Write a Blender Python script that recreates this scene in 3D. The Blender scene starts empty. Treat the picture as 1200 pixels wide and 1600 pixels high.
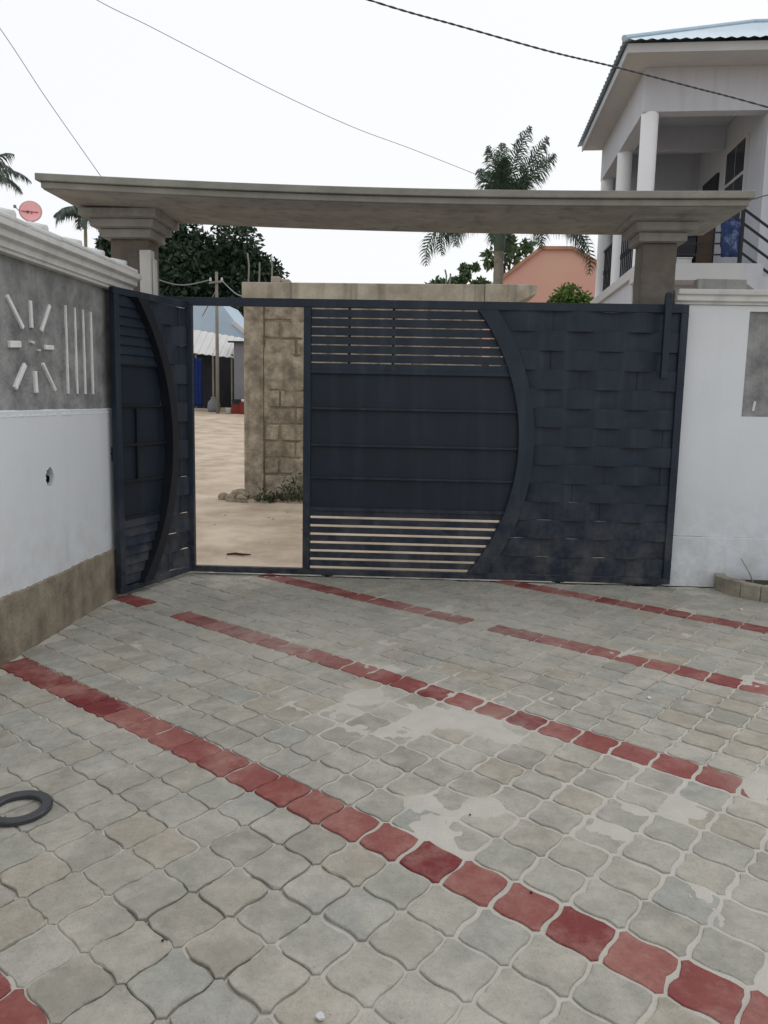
import bpy, bmesh, math, random
import numpy as np
from mathutils import Vector, Matrix
random.seed(7); rng = np.random.default_rng(7)
S = bpy.context.scene
COL = S.collection
rad = math.radians

# ------------------------------------------------------------------ camera
CAM_H = 1.5
yaw, pitch, roll = rad(3.7), rad(8.0), rad(1.15)
fw = Vector((-math.sin(yaw)*math.cos(pitch), math.cos(yaw)*math.cos(pitch), -math.sin(pitch)))
rt0 = Vector((math.cos(yaw), math.sin(yaw), 0)); up0 = rt0.cross(fw)
rt = rt0*math.cos(roll)+up0*math.sin(roll); up = up0*math.cos(roll)-rt0*math.sin(roll)
cd = bpy.data.cameras.new('camera'); cam = bpy.data.objects.new('camera', cd); COL.objects.link(cam)
cd.sensor_fit = 'VERTICAL'; cd.sensor_height = 36; cd.lens = 1244/1600*36
cd.clip_start = .05; cd.clip_end = 3000
M4 = Matrix((rt, up, -fw)).transposed().to_4x4(); M4.translation = (0, 0, CAM_H)
cam.matrix_world = M4
S.camera = cam

# ------------------------------------------------------------------ light: bright overcast
W = bpy.data.worlds.new('World'); S.world = W; W.use_nodes = True
wn = W.node_tree.nodes; wl = W.node_tree.links; wn.clear()
sky = wn.new('ShaderNodeTexSky'); sky.sky_type = 'NISHITA'; sky.sun_disc = False
SUN_EL, SUN_AZ = rad(58), rad(35)
sky.sun_elevation = SUN_EL; sky.sun_rotation = SUN_AZ; sky.dust_density = 3
mixc = wn.new('ShaderNodeMix'); mixc.data_type = 'RGBA'; mixc.inputs[0].default_value = .9
mixc.inputs[7].default_value = (11.5, 11.6, 11.8, 1)      # even cloud deck over the blue
bg = wn.new('ShaderNodeBackground'); bg.inputs[1].default_value = .1
wo = wn.new('ShaderNodeOutputWorld')
wl.new(sky.outputs[0], mixc.inputs[6]); wl.new(mixc.outputs[2], bg.inputs[0]); wl.new(bg.outputs[0], wo.inputs[0])
sl = bpy.data.lights.new('sun', 'SUN'); sl.energy = .5; sl.angle = rad(25); sl.color = (1, .97, .92)
so = bpy.data.objects.new('sun', sl); COL.objects.link(so)
sdir = Vector((math.sin(SUN_AZ)*math.cos(SUN_EL), math.cos(SUN_AZ)*math.cos(SUN_EL), math.sin(SUN_EL)))
so.rotation_euler = sdir.to_track_quat('Z', 'Y').to_euler()
S.view_settings.view_transform = 'Standard'; S.view_settings.look = 'None'
S.view_settings.gamma = 1; S.view_settings.use_curve_mapping = False; S.view_settings.exposure = -.15

# ------------------------------------------------------------------ materials
def srgb(r, g, b):
    return tuple(((c/255+.055)/1.055)**2.4 if c > 10 else c/3294.6 for c in (r, g, b))+(1,)
MATS = {}
def mat(name, col, rough=.85, var=.18, scale=2.5, bump=.25, bscale=60, metal=0, col2=None, streak=None, spec=.3, coords='pos', thr=(.35, .7), splash=None):
    """mottled procedural material; streak=(colour, amount) adds vertical run-off stains"""
    if name in MATS: return MATS[name]
    m = bpy.data.materials.new(name); m.use_nodes = True
    n = m.node_tree.nodes; l = m.node_tree.links; n.clear()
    out = n.new('ShaderNodeOutputMaterial'); b = n.new('ShaderNodeBsdfPrincipled'); l.new(b.outputs[0], out.inputs[0])
    b.inputs['Roughness'].default_value = rough; b.inputs['Metallic'].default_value = metal
    b.inputs['Specular IOR Level'].default_value = spec
    if coords == 'pos': co = n.new('ShaderNodeNewGeometry').outputs['Position']
    else: co = n.new('ShaderNodeTexCoord').outputs['Object']
    nz = n.new('ShaderNodeTexNoise'); nz.inputs['Scale'].default_value = scale; nz.inputs['Detail'].default_value = 7; nz.inputs['Roughness'].default_value = .62
    l.new(co, nz.inputs['Vector'])
    mr = n.new('ShaderNodeMapRange'); mr.inputs[1].default_value = thr[0]; mr.inputs[2].default_value = thr[1]; l.new(nz.outputs[0], mr.inputs[0])
    mx = n.new('ShaderNodeMix'); mx.data_type = 'RGBA'; l.new(mr.outputs[0], mx.inputs[0])
    c = col[:3]; hi = col2[:3] if col2 else tuple(min(1, v*(1+var)) for v in c); lo = c if col2 else tuple(v*(1-var) for v in c)
    mx.inputs[6].default_value = (*lo, 1); mx.inputs[7].default_value = (*hi, 1)
    res = mx.outputs[2]
    if streak:
        mp = n.new('ShaderNodeMapping'); mp.inputs['Scale'].default_value = (9, 9, .7); l.new(co, mp.inputs[0])
        n2 = n.new('ShaderNodeTexNoise'); n2.inputs['Scale'].default_value = 1; n2.inputs['Detail'].default_value = 5; l.new(mp.outputs[0], n2.inputs['Vector'])
        r2 = n.new('ShaderNodeMapRange'); r2.inputs[1].default_value = .52; r2.inputs[2].default_value = .75; r2.inputs[4].default_value = streak[1]; l.new(n2.outputs[0], r2.inputs[0])
        m2 = n.new('ShaderNodeMix'); m2.data_type = 'RGBA'; l.new(r2.outputs[0], m2.inputs[0]); l.new(res, m2.inputs[6]); m2.inputs[7].default_value = (*streak[0][:3], 1)
        res = m2.outputs[2]
    if splash:
        sx = n.new('ShaderNodeSeparateXYZ'); l.new(co, sx.inputs[0])
        r4 = n.new('ShaderNodeMapRange'); r4.inputs[1].default_value = .95; r4.inputs[2].default_value = .1; l.new(sx.outputs[2], r4.inputs[0])
        n4 = n.new('ShaderNodeTexNoise'); n4.inputs['Scale'].default_value = 5; n4.inputs['Detail'].default_value = 8; n4.inputs['Roughness'].default_value = .75; l.new(co, n4.inputs['Vector'])
        r5 = n.new('ShaderNodeMapRange'); r5.inputs[1].default_value = .42; r5.inputs[2].default_value = .72; l.new(n4.outputs[0], r5.inputs[0])
        mu = n.new('ShaderNodeMath'); mu.operation = 'MULTIPLY'; l.new(r4.outputs[0], mu.inputs[0]); l.new(r5.outputs[0], mu.inputs[1])
        mu2 = n.new('ShaderNodeMath'); mu2.operation = 'MULTIPLY'; mu2.inputs[1].default_value = splash[1]; l.new(mu.outputs[0], mu2.inputs[0])
        m5 = n.new('ShaderNodeMix'); m5.data_type = 'RGBA'; l.new(mu2.outputs[0], m5.inputs[0]); l.new(res, m5.inputs[6]); m5.inputs[7].default_value = (*splash[0][:3], 1)
        res = m5.outputs[2]
    l.new(res, b.inputs['Base Color'])
    if bump:
        n3 = n.new('ShaderNodeTexNoise'); n3.inputs['Scale'].default_value = bscale; n3.inputs['Detail'].default_value = 4; l.new(co, n3.inputs['Vector'])
        bp = n.new('ShaderNodeBump'); bp.inputs['Strength'].default_value = bump; bp.inputs['Distance'].default_value = .01
        l.new(n3.outputs[0], bp.inputs['Height']); l.new(bp.outputs[0], b.inputs['Normal'])
    MATS[name] = m; return m

def paver_mat(name, red, island):
    m = bpy.data.materials.new(name); m.use_nodes = True
    n = m.node_tree.nodes; l = m.node_tree.links; n.clear()
    out = n.new('ShaderNodeOutputMaterial'); b = n.new('ShaderNodeBsdfPrincipled'); l.new(b.outputs[0], out.inputs[0])
    b.inputs['Roughness'].default_value = .8; b.inputs['Specular IOR Level'].default_value = .3
    geo = n.new('ShaderNodeNewGeometry')
    rnd = geo.outputs['Random Per Island'] if island else n.new('ShaderNodeObjectInfo').outputs['Random']
    cr = n.new('ShaderNodeValToRGB'); l.new(rnd, cr.inputs[0])
    if red: cols = [(.0, (148, 96, 90)), (.25, (130, 70, 67)), (.45, (144, 86, 81)), (.62, (112, 42, 45)), (.8, (137, 79, 75)), (1, (155, 108, 100))]
    else: cols = [(0, (154, 153, 144)), (.2, (164, 160, 149)), (.4, (155, 157, 151)), (.55, (164, 157, 143)), (.7, (146, 144, 135)), (.85, (159, 158, 149)), (1, (167, 165, 156))]
    e = cr.color_ramp.elements
    while len(e) < len(cols): e.new(.5)
    for k, (p, c) in enumerate(cols): e[k].position = p; e[k].color = srgb(*c)
    def noise(sc, det, ro=.6):
        z = n.new('ShaderNodeTexNoise'); z.inputs['Scale'].default_value = sc; z.inputs['Detail'].default_value = det; z.inputs['Roughness'].default_value = ro
        l.new(geo.outputs['Position'], z.inputs['Vector']); return z.outputs[0]
    def rng_(src, a, c, lo, hi):
        z = n.new('ShaderNodeMapRange'); z.inputs[1].default_value = a; z.inputs[2].default_value = c; z.inputs[3].default_value = lo; z.inputs[4].default_value = hi
        l.new(src, z.inputs[0]); return z.outputs[0]
    def mixm(fac, a, c, mode='MIX'):
        z = n.new('ShaderNodeMix'); z.data_type = 'RGBA'; z.blend_type = mode
        l.new(fac, z.inputs[0]); l.new(a, z.inputs[6])
        if isinstance(c, tuple): z.inputs[7].default_value = c
        else: l.new(c, z.inputs[7])
        return z.outputs[2]
    c = cr.outputs[0]
    c = mixm(rng_(noise(14, 8, .75), .38, .72, 0, .5), c, srgb(112, 110, 102) if not red else srgb(100, 40, 42))
    c = mixm(rng_(noise(4.3, 9, .72), .46, .70, 0, .75 if not red else .6), c, srgb(186, 181, 170) if not red else srgb(172, 140, 130))   # dry cement dust
    halo = None          # thin cement film round the swept drifts
    for x, y, r_ in [(.26, 3.60, .2), (.10, 3.66, .16), (.36, 3.44, .15), (.21, 2.81, .13), (1.40, 3.13, .18), (-.36, 3.86, .18), (-.1, 1.75, .2), (.15, 1.68, .2), (-.9, 4.9, .6), (.4, 5.4, .7)]:
        ds_ = n.new('ShaderNodeVectorMath'); ds_.operation = 'DISTANCE'; ds_.inputs[1].default_value = (x, y, 0); l.new(geo.outputs['Position'], ds_.inputs[0])
        k_ = rng_(ds_.outputs['Value'], r_*.4, r_*1.5, 1, 0)
        if halo is None: halo = k_
        else:
            mxm = n.new('ShaderNodeMath'); mxm.operation = 'MAXIMUM'; l.new(halo, mxm.inputs[0]); l.new(k_, mxm.inputs[1]); halo = mxm.outputs[0]
    hm = n.new('ShaderNodeMath'); hm.operation = 'MULTIPLY'; l.new(halo, hm.inputs[0]); l.new(rng_(noise(11, 9, .75), .36, .62, .1, .85 if not red else .45), hm.inputs[1])
    c = mixm(hm.outputs[0], c, srgb(182, 178, 168))
    c = mixm(rng_(noise(70, 6, .8), .5, .75, 0, .35), c, srgb(116, 112, 102) if not red else srgb(96, 44, 44))
    c = mixm(rng_(noise(160, 3), .62, .72, 0, .55), c, srgb(88, 86, 80))       # pits
    l.new(c, b.inputs['Base Color'])
    bp = n.new('ShaderNodeBump'); bp.inputs['Strength'].default_value = .55; bp.inputs['Distance'].default_value = .006
    ad = n.new('ShaderNodeMath'); ad.operation = 'ADD'; l.new(noise(120, 4), ad.inputs[0]); l.new(noise(22, 3), ad.inputs[1])
    l.new(ad.outputs[0], bp.inputs['Height']); l.new(bp.outputs[0], b.inputs['Normal'])
    return m

def leaf_mat(name, c1, c2, rough=.6):
    m = bpy.data.materials.new(name); m.use_nodes = True
    n = m.node_tree.nodes; l = m.node_tree.links; b = n['Principled BSDF']
    b.inputs['Roughness'].default_value = rough; b.inputs['Specular IOR Level'].default_value = .25
    g = n.new('ShaderNodeNewGeometry'); r = n.new('ShaderNodeValToRGB')
    r.color_ramp.elements[0].color = (*c1, 1); r.color_ramp.elements[1].color = (*c2, 1)
    l.new(g.outputs['Random Per Island'], r.inputs[0]); l.new(r.outputs[0], b.inputs['Base Color'])
    return m

WHITE = mat('white_plaster', srgb(212, 217, 222), .75, .04, 1.2, .12, 90, streak=(srgb(180, 184, 186), .12), splash=(srgb(150, 142, 128), .6))
RELW = mat('relief_white', srgb(224, 226, 226), .75, .1, 12, .3, 60)
WHITE2 = mat('white_moulding', srgb(204, 206, 205), .75, .09, 3, .15, 70, streak=(srgb(140, 138, 130), .3))
GREYP = mat('grey_render', srgb(108, 111, 112), .9, .2, 5, .9, 40, col2=srgb(160, 162, 161), streak=(srgb(98, 98, 96), .5))
SKIRT = mat('bare_cement_skirting', srgb(112, 104, 91), .92, .2, 5, .8, 40, col2=srgb(158, 148, 130), streak=(srgb(96, 90, 80), .4))
CONC = mat('stained_concrete', srgb(148, 149, 148), .9, .2, 3, .5, 50, streak=(srgb(92, 88, 80), .5))
CONCL = mat('concrete_edge', srgb(134, 134, 127), .9, .16, 4, .5, 50)
PILL = mat('pillar_render', srgb(96, 92, 87), .92, .2, 4, .8, 40, col2=srgb(122, 117, 109), streak=(srgb(84, 80, 74), .4))
METAL = mat('gate_paint', srgb(33, 43, 57), .5, .2, 5, .3, 7, spec=.3, streak=(srgb(74, 82, 92), .3), splash=(srgb(112, 106, 96), .5))
METAL2 = mat('gate_sheet', srgb(27, 36, 48), .5, .18, 3, .4, 5, spec=.3, streak=(srgb(58, 66, 76), .25))
BLACKM = mat('dark_steel', srgb(26, 29, 36), .5, .1, 8, .05)
SAND = mat('cement_sand', srgb(182, 179, 170), .95, .07, 6, .5, 120)
DIRT = mat('yard_sand', srgb(166, 149, 129), .95, .1, 1.6, .45, 22, col2=srgb(200, 184, 164), thr=(.36, .62))
BLOCK = mat('sand_block', srgb(116, 107, 93), .95, .22, 7, 1.0, 35, col2=srgb(180, 169, 150), streak=(srgb(98, 92, 82), .45))
MORT = mat('old_mortar', srgb(136, 125, 108), .95, .2, 8, .6, 40)
BEAM = mat('cast_beam', srgb(146, 138, 122), .92, .2, 3, .6, 40, col2=srgb(186, 180, 164), streak=(srgb(88, 84, 76), .75))
HOUSE = mat('house_grey_paint', srgb(182, 186, 194), .8, .06, 1.5, .1, 60, streak=(srgb(150, 152, 156), .3))
HOUSEL = mat('house_soffit', srgb(182, 184, 186), .8, .05, 2, .05)
COLW = mat('column_white', srgb(226, 230, 236), .6, .04, 2, .05)
ROOF = mat('zinc_roof', srgb(168, 188, 202), .45, .07, 3, .05, metal=.15)
GLASS = mat('dark_glass', srgb(26, 34, 46), .12, .1, 3, 0, spec=.5)
PINK = mat('pink_paint', srgb(206, 166, 146), .85, .1, .8, .1, 40, col2=srgb(208, 156, 148))
TRUNK = mat('palm_trunk', srgb(140, 134, 122), .9, .25, 6, .5, 30)
BARK = mat('bark', srgb(70, 60, 50), .95, .25, 6, .6, 30)
SHEDR = mat('shed_zinc_blue', srgb(176, 196, 212), .5, .06, 1, .05)
SHEDW = mat('shed_white_sheet', srgb(206, 206, 204), .7, .06, 1, .05)
SHEDG = mat('shed_grey_wall', srgb(120, 122, 128), .85, .12, 1, .1)
SHEDD = mat('shed_dark_timber', srgb(52, 52, 56), .9, .2, 2, .1)
POLE = mat('timber_pole', srgb(128, 124, 116), .9, .15, 3, .2)
CABLE = mat('cable_sheath', srgb(70, 72, 78), .6, .1, 10, 0)
BLUE = mat('blue_cloth', srgb(24, 44, 100), .9, .2, 6, .2, 30)
DENIM = mat('denim_cloth', srgb(38, 54, 90), .95, .3, 9, .3, 40, col2=srgb(104, 120, 150), thr=(.52, .7))
RUBBER = mat('black_ring', srgb(56, 59, 62), .28, .15, 20, .08, 60, spec=.5)
REDP = mat('dish_red', srgb(236, 178, 180), .6, .06, 3, 0)
REDL = mat('dish_line', srgb(176, 60, 74), .6, .06, 3, 0)
STONE = mat('rubble_stone', srgb(150, 140, 122), .95, .3, 8, .6, 30)
SOIL = mat('planter_soil', srgb(62, 56, 46), .95, .3, 12, .8, 30)
KERB = mat('kerb_cement', srgb(126, 120, 106), .92, .2, 6, .8, 40, col2=srgb(164, 157, 142))
WOOD = mat('brown_curtain', srgb(72, 58, 50), .9, .2, 5, .1)
CARTON = mat('pale_box', srgb(196, 198, 198), .8, .1, 5, 0)
REDG = mat('red_goods', srgb(120, 50, 44), .8, .2, 5, 0)
PAV_G = paver_mat('paver_grey', False, False); PAV_R = paver_mat('paver_red', True, False)
PAV_GI = paver_mat('paver_grey_far', False, True); PAV_RI = paver_mat('paver_red_far', True, True)
MANGO = leaf_mat('mango_leaf', (.012, .026, .016), (.04, .075, .042))
PALML = leaf_mat('palm_leaf', (.05, .085, .06), (.10, .15, .10))
COCO = leaf_mat('coconut_leaf', (.05, .075, .065), (.09, .12, .10))
BUSHL = leaf_mat('bush_leaf', (.05, .09, .045), (.11, .17, .08))
LIME = leaf_mat('lime_shrub_leaf', (.07, .14, .025), (.14, .24, .05))
WEED = leaf_mat('weed_leaf', (.045, .06, .03), (.09, .10, .055))
GRASSM = leaf_mat('grass_leaf', (.03, .09, .03), (.06, .15, .05))

# ------------------------------------------------------------------ mesh helpers
class MB:
    def __init__(s): s.v = []; s.f = []
    def add(s, vs, fs):
        o = len(s.v); s.v += [tuple(p) for p in vs]; s.f += [tuple(i+o for i in f) for f in fs]; return s
    def box(s, x0, x1, y0, y1, z0, z1):
        return s.add([(x0, y0, z0), (x1, y0, z0), (x1, y1, z0), (x0, y1, z0), (x0, y0, z1), (x1, y0, z1), (x1, y1, z1), (x0, y1, z1)],
                     [(3, 2, 1, 0), (4, 5, 6, 7), (0, 1, 5, 4), (1, 2, 6, 5), (2, 3, 7, 6), (3, 0, 4, 7)])
    def bar(s, a, b, w, h, upv=(0, 0, 1)):
        a = Vector(a); b = Vector(b); d = (b-a).normalized(); u = Vector(upv); r = d.cross(u).normalized(); u = r.cross(d)
        vs = [p+r*sx*w/2+u*sy*h/2 for p in (a, b) for sx, sy in ((-1, -1), (1, -1), (1, 1), (-1, 1))]
        return s.add(vs, [(3, 2, 1, 0), (4, 5, 6, 7), (0, 1, 5, 4), (1, 2, 6, 5), (2, 3, 7, 6), (3, 0, 4, 7)])
    def tube(s, pts, rs, n=8, cap=True):
        pts = [Vector(p) for p in pts]; k = len(pts)
        if not isinstance(rs, (list, tuple)): rs = [rs]*k
        vs = []; fs = []; ref = Vector((0, 0, 1))
        for i, p in enumerate(pts):
            d = (pts[min(i+1, k-1)]-pts[max(i-1, 0)]).normalized()
            if abs(d.z) > .95: ref = Vector((0, 1, 0))
            a = d.cross(ref).normalized(); b = d.cross(a)
            for j in range(n):
                t = 2*math.pi*j/n; vs.append(p+a*math.cos(t)*rs[i]+b*math.sin(t)*rs[i])
        for i in range(k-1):
            for j in range(n):
                q = i*n+j; w = i*n+(j+1) % n; fs.append((q, w, w+n, q+n))
        if cap: fs.append(tuple(range(n-1, -1, -1))); fs.append(tuple(range((k-1)*n, k*n)))
        return s.add(vs, fs)
    def prism(s, poly, y0, y1, axis='y'):
        """polygon in (x,z) extruded along y; axis 'x': polygon in (y,z) extruded along x; axis 'z': polygon in (x,y) extruded along z"""
        n = len(poly)
        if axis == 'y': f = lambda p, t: (p[0], t, p[1])
        elif axis == 'x': f = lambda p, t: (t, p[0], p[1])
        else: f = lambda p, t: (p[0], p[1], t)
        vs = [f(p, y0) for p in poly]+[f(p, y1) for p in poly]
        fs = [tuple(range(n)), tuple(range(2*n-1, n-1, -1))]+[(i, (i+1) % n, (i+1) % n+n, i+n) for i in range(n)]
        return s.add(vs, fs)
    def lathe(s, prof, n=32, c=(0, 0, 0), closed=False):
        vs = []; fs = []; k = len(prof)
        for j in range(n):
            t = 2*math.pi*j/n
            for r, z in prof: vs.append((c[0]+r*math.cos(t), c[1]+r*math.sin(t), c[2]+z))
        for j in range(n):
            for i in range(k if closed else k-1):
                a = j*k+i; b = j*k+(i+1) % k; c2 = ((j+1) % n)*k+(i+1) % k; d = ((j+1) % n)*k+i
                fs.append((a, d, c2, b))
        return s.add(vs, fs)
    def mesh(s, name, m):
        me = bpy.data.meshes.new(name); me.from_pydata(s.v, [], s.f); me.materials.append(m)
        bm = bmesh.new(); bm.from_mesh(me); bmesh.ops.recalc_face_normals(bm, faces=bm.faces); bm.to_mesh(me); bm.free()
        return me
    def build(s, name, m, parent=None, bevel=0, smooth=False):
        me = s.mesh(name, m)
        if smooth: me.polygons.foreach_set('use_smooth', [True]*len(me.polygons))
        return link(name, me, parent, bevel)
def link(name, me, parent=None, bevel=0):
    o = bpy.data.objects.new(name, me); COL.objects.link(o); o.parent = parent
    if bevel:
        b = o.modifiers.new('bevel', 'BEVEL'); b.width = bevel; b.segments = 2; b.limit_method = 'ANGLE'; b.angle_limit = rad(40)
    return o
def tag(o, label=None, cat=None, group=None, kind=None):
    if label: o['label'] = label
    if cat: o['category'] = cat
    if group: o['group'] = group
    if kind: o['kind'] = kind
    return o
def empty(name, loc=(0, 0, 0), rz=0, label=None, cat=None, group=None):
    o = bpy.data.objects.new(name, None); COL.objects.link(o); o.location = loc; o.rotation_euler = (0, 0, rz); o.empty_display_size = .2
    return tag(o, label, cat, group)
def vnoise(x, y, seed=0):
    """smooth value noise on numpy arrays"""
    xi = np.floor(x).astype(np.int64); yi = np.floor(y).astype(np.int64); fx = x-xi; fy = y-yi
    fx = fx*fx*(3-2*fx); fy = fy*fy*(3-2*fy)
    def h(a, b):
        k = (a*374761393+b*668265263+seed*1442695041) & 0x7fffffff
        k = ((k ^ (k >> 13))*1274126177) & 0x7fffffff
        return ((k ^ (k >> 16)) & 0xffff)/65535.
    return (h(xi, yi)*(1-fx)+h(xi+1, yi)*fx)*(1-fy)+(h(xi, yi+1)*(1-fx)+h(xi+1, yi+1)*fx)*fy
def fbm(x, y, seed=0, o=4):
    t = 0; a = .5; s_ = 0
    for k in range(o): t = t+a*vnoise(x*2**k+17*k, y*2**k-9*k, seed+k); s_ += a; a *= .5
    return t/s_
def grid_mesh(name, xs, ys, zf, m):
    X, Y = np.meshgrid(xs, ys); Z = zf(X, Y); nx, ny = len(xs), len(ys)
    v = np.stack([X, Y, Z], -1).reshape(-1, 3)
    i = (np.arange(ny-1)[:, None]*nx+np.arange(nx-1)[None, :]).reshape(-1)
    f = np.stack([i, i+1, i+1+nx, i+nx], -1)
    me = bpy.data.meshes.new(name); me.vertices.add(len(v)); me.vertices.foreach_set('co', v.astype(np.float32).ravel())
    me.loops.add(f.size); me.loops.foreach_set('vertex_index', f.astype(np.int32).ravel())
    me.polygons.add(len(f)); me.polygons.foreach_set('loop_start', np.arange(0, f.size, 4, dtype=np.int32)); me.polygons.foreach_set('loop_total', np.full(len(f), 4, np.int32))
    me.polygons.foreach_set('use_smooth', np.ones(len(f), bool)); me.update(calc_edges=True); me.materials.append(m)
    return me

# ------------------------------------------------------------------ ground outside
def terrain(X, Y):
    r = np.clip((Y-7.6)*.045, -.05, 1.2)
    lane = .03*(fbm(X*.9, Y*.9, 3)-.5)*np.clip(Y-7, 0, 1)
    return np.where(Y < 6.8, -.06, r-.005+lane)
def gz(x, y): return float(terrain(np.array([x*1.]), np.array([y*1.]))[0])
xs = np.concatenate([np.linspace(-900, -60, 8), np.linspace(-50, -12, 20), np.linspace(-11.5, 12, 160), np.linspace(13, 60, 20), np.linspace(80, 900, 8)])
ys = np.concatenate([np.linspace(-300, -10, 8), np.linspace(-8, 6.5, 20), np.linspace(6.78, 22, 130), np.linspace(22.5, 60, 60), np.linspace(70, 1500, 12)])
g = link('ground', grid_mesh('ground', xs, ys, terrain, DIRT)); tag(g, 'pale beige sandy ground of the lane beyond the gate', 'ground', kind='structure')

# ------------------------------------------------------------------ paved yard
pav = empty('pavement', (0, 0, 0), 0, 'yard paved with grey curved pavers and diagonal red rows', 'pavement'); pav['kind'] = 'structure'
A_ = .178; TH = rad(36)
U = np.array([math.cos(TH), -math.sin(TH)]); V = np.array([math.sin(TH), math.cos(TH)])
X0, X1, Y0, Y1 = -2.38, 4.6, -.6, 6.72
row_c = 2.463*math.cos(TH)                      # v-distance of the long red row from the origin
def outline(inset, nseg=7, amp=.036, w=.05):
    """(u,v) cell whose (+,-) and (-,+) corners are pinched flat tips and whose other two corners are rounded"""
    E0 = [((-.5+w, -.5+w), (.5-w, -.5-w), 1), ((.5+w, -.5+w), (.5-w, .5-w), -1), ((.5-w, .5-w), (-.5+w, .5+w), 1), ((-.5-w, .5-w), (-.5+w, -.5+w), -1)]
    pts = []
    for p, q, sg in E0:
        p = np.array(p); q = np.array(q); d = q-p; nrm = np.array([d[1], -d[0]])
        last = nseg+1 if sg > 0 else nseg      # a round corner is shared with the next edge
        for i in range(0, last):
            t = i/nseg; pts.append(p+d*t+nrm*sg*amp*math.sin(2*math.pi*t))
    pts = np.array(pts)*A_
    nx = np.roll(pts, -1, 0); pv = np.roll(pts, 1, 0); tg = nx-pv; tg /= np.linalg.norm(tg, axis=1)[:, None]
    pts = pts-np.stack([tg[:, 1], -tg[:, 0]], 1)*inset
    return pts[:, :1]*U[None]+pts[:, 1:]*V[None]
P_top = outline(.0050); P_mid = outline(.0024); P_bot = outline(.0020); NP = len(P_top)
def paver_verts():
    ph = rng.uniform(0, 6.28, 4); th_ = np.arange(NP)/NP*2*math.pi
    wob = (.0016*np.sin(3*th_+ph[0])+.0012*np.sin(7*th_+ph[1])+rng.normal(0, .0009, NP))[:, None]
    chip = np.zeros((NP, 1))
    for _ in range(rng.integers(0, 3)): chip[rng.integers(0, NP)] = rng.uniform(.003, .008)
    dirs = P_mid/np.linalg.norm(P_mid, axis=1)[:, None]
    return np.concatenate([np.c_[P_top+dirs*(wob-chip), rng.normal(0, .0005, NP)], np.c_[P_mid+dirs*(wob-chip*.5), np.full(NP, -.0028)-chip[:, 0]*.6], np.c_[P_bot+dirs*np.minimum(wob, 0), np.full(NP, -.04)]])
PV = [paver_verts() for _ in range(14)]
pv_f = [tuple(range(NP))]
for r in range(2):
    for i in range(NP): j = (i+1) % NP; pv_f.append((r*NP+i, (r+1)*NP+i, (r+1)*NP+j, r*NP+j))
def paver_mesh(name, m, v):
    b = MB(); b.add(v, pv_f); return b.mesh(name, m)
me_g = [paver_mesh('paver', PAV_G, v) for v in PV]; me_r = [paver_mesh('paver_red', PAV_R, v) for v in PV[:8]]
fwn = np.array(fw); rtn = np.array(rt); upn = np.array(up)
cells = []
for i in range(-60, 60):
    for j in range(-60, 70):
        p = U*(i*A_)+V*(j*A_+row_c)
        # clip to the yard: every paver that lies inside it
        if not (X0+.03 < p[0] < X1 and Y0 < p[1] < Y1-.06): continue
        q = np.array([p[0], p[1], -CAM_H]); d = q@fwn
        vis = False
        if d > .3:
            sx = 1244*(q@rtn)/d; sy = 1244*(q@upn)/d
            vis = abs(sx) < 625 and abs(sy) < 830
            if p[0] > 2.5 and p[1] > 6.1: vis = False
        red = j % 7 == 0
        if red and ((j == 7 and i in (-26, -27)) or (j == 14 and i == -16)): red = False
        dist = math.hypot(p[0], p[1])
        cells.append((not vis, dist, p, red))
cells.sort(key=lambda c: (c[0], c[1]))
far = {True: MB(), False: MB()}
for k, (nv, dist, p, red) in enumerate(cells):
    dz = random.gauss(0, .0013); tx, ty = random.gauss(0, .006), random.gauss(0, .006); rz = random.gauss(0, .012) + (math.pi if random.random() < .5 else 0)
    wj = 1/(1+math.exp(-(p[0]+.45)/.18))*(1/(1+math.exp((p[1]-4.1)/.3))); sc = random.uniform(.975, 1.0)-wj*random.uniform(.02, .085); jx, jy = random.gauss(0, .0012), random.gauss(0, .0012)
    if k < 300 and not nv:
        o = link('paver', random.choice(me_r if red else me_g), pav); o.location = (p[0]+jx, p[1]+jy, dz); o.rotation_euler = (tx, ty, rz); o.scale = (sc, sc, 1)
    else:
        R_ = Matrix.Translation((p[0]+jx, p[1]+jy, dz)) @ Matrix.Rotation(rz, 4, 'Z') @ Matrix.Rotation(tx, 4, 'X') @ Matrix.Diagonal((sc, sc, 1, 1))
        R_ = np.array(R_); vv = random.choice(PV)@R_[:3, :3].T+R_[:3, 3]
        far[red].add(vv, pv_f)
tag(far[False].build('paver_field', PAV_GI, pav), kind='stuff'); tag(far[True].build('red_paver_field', PAV_RI, pav), kind='stuff')
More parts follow.
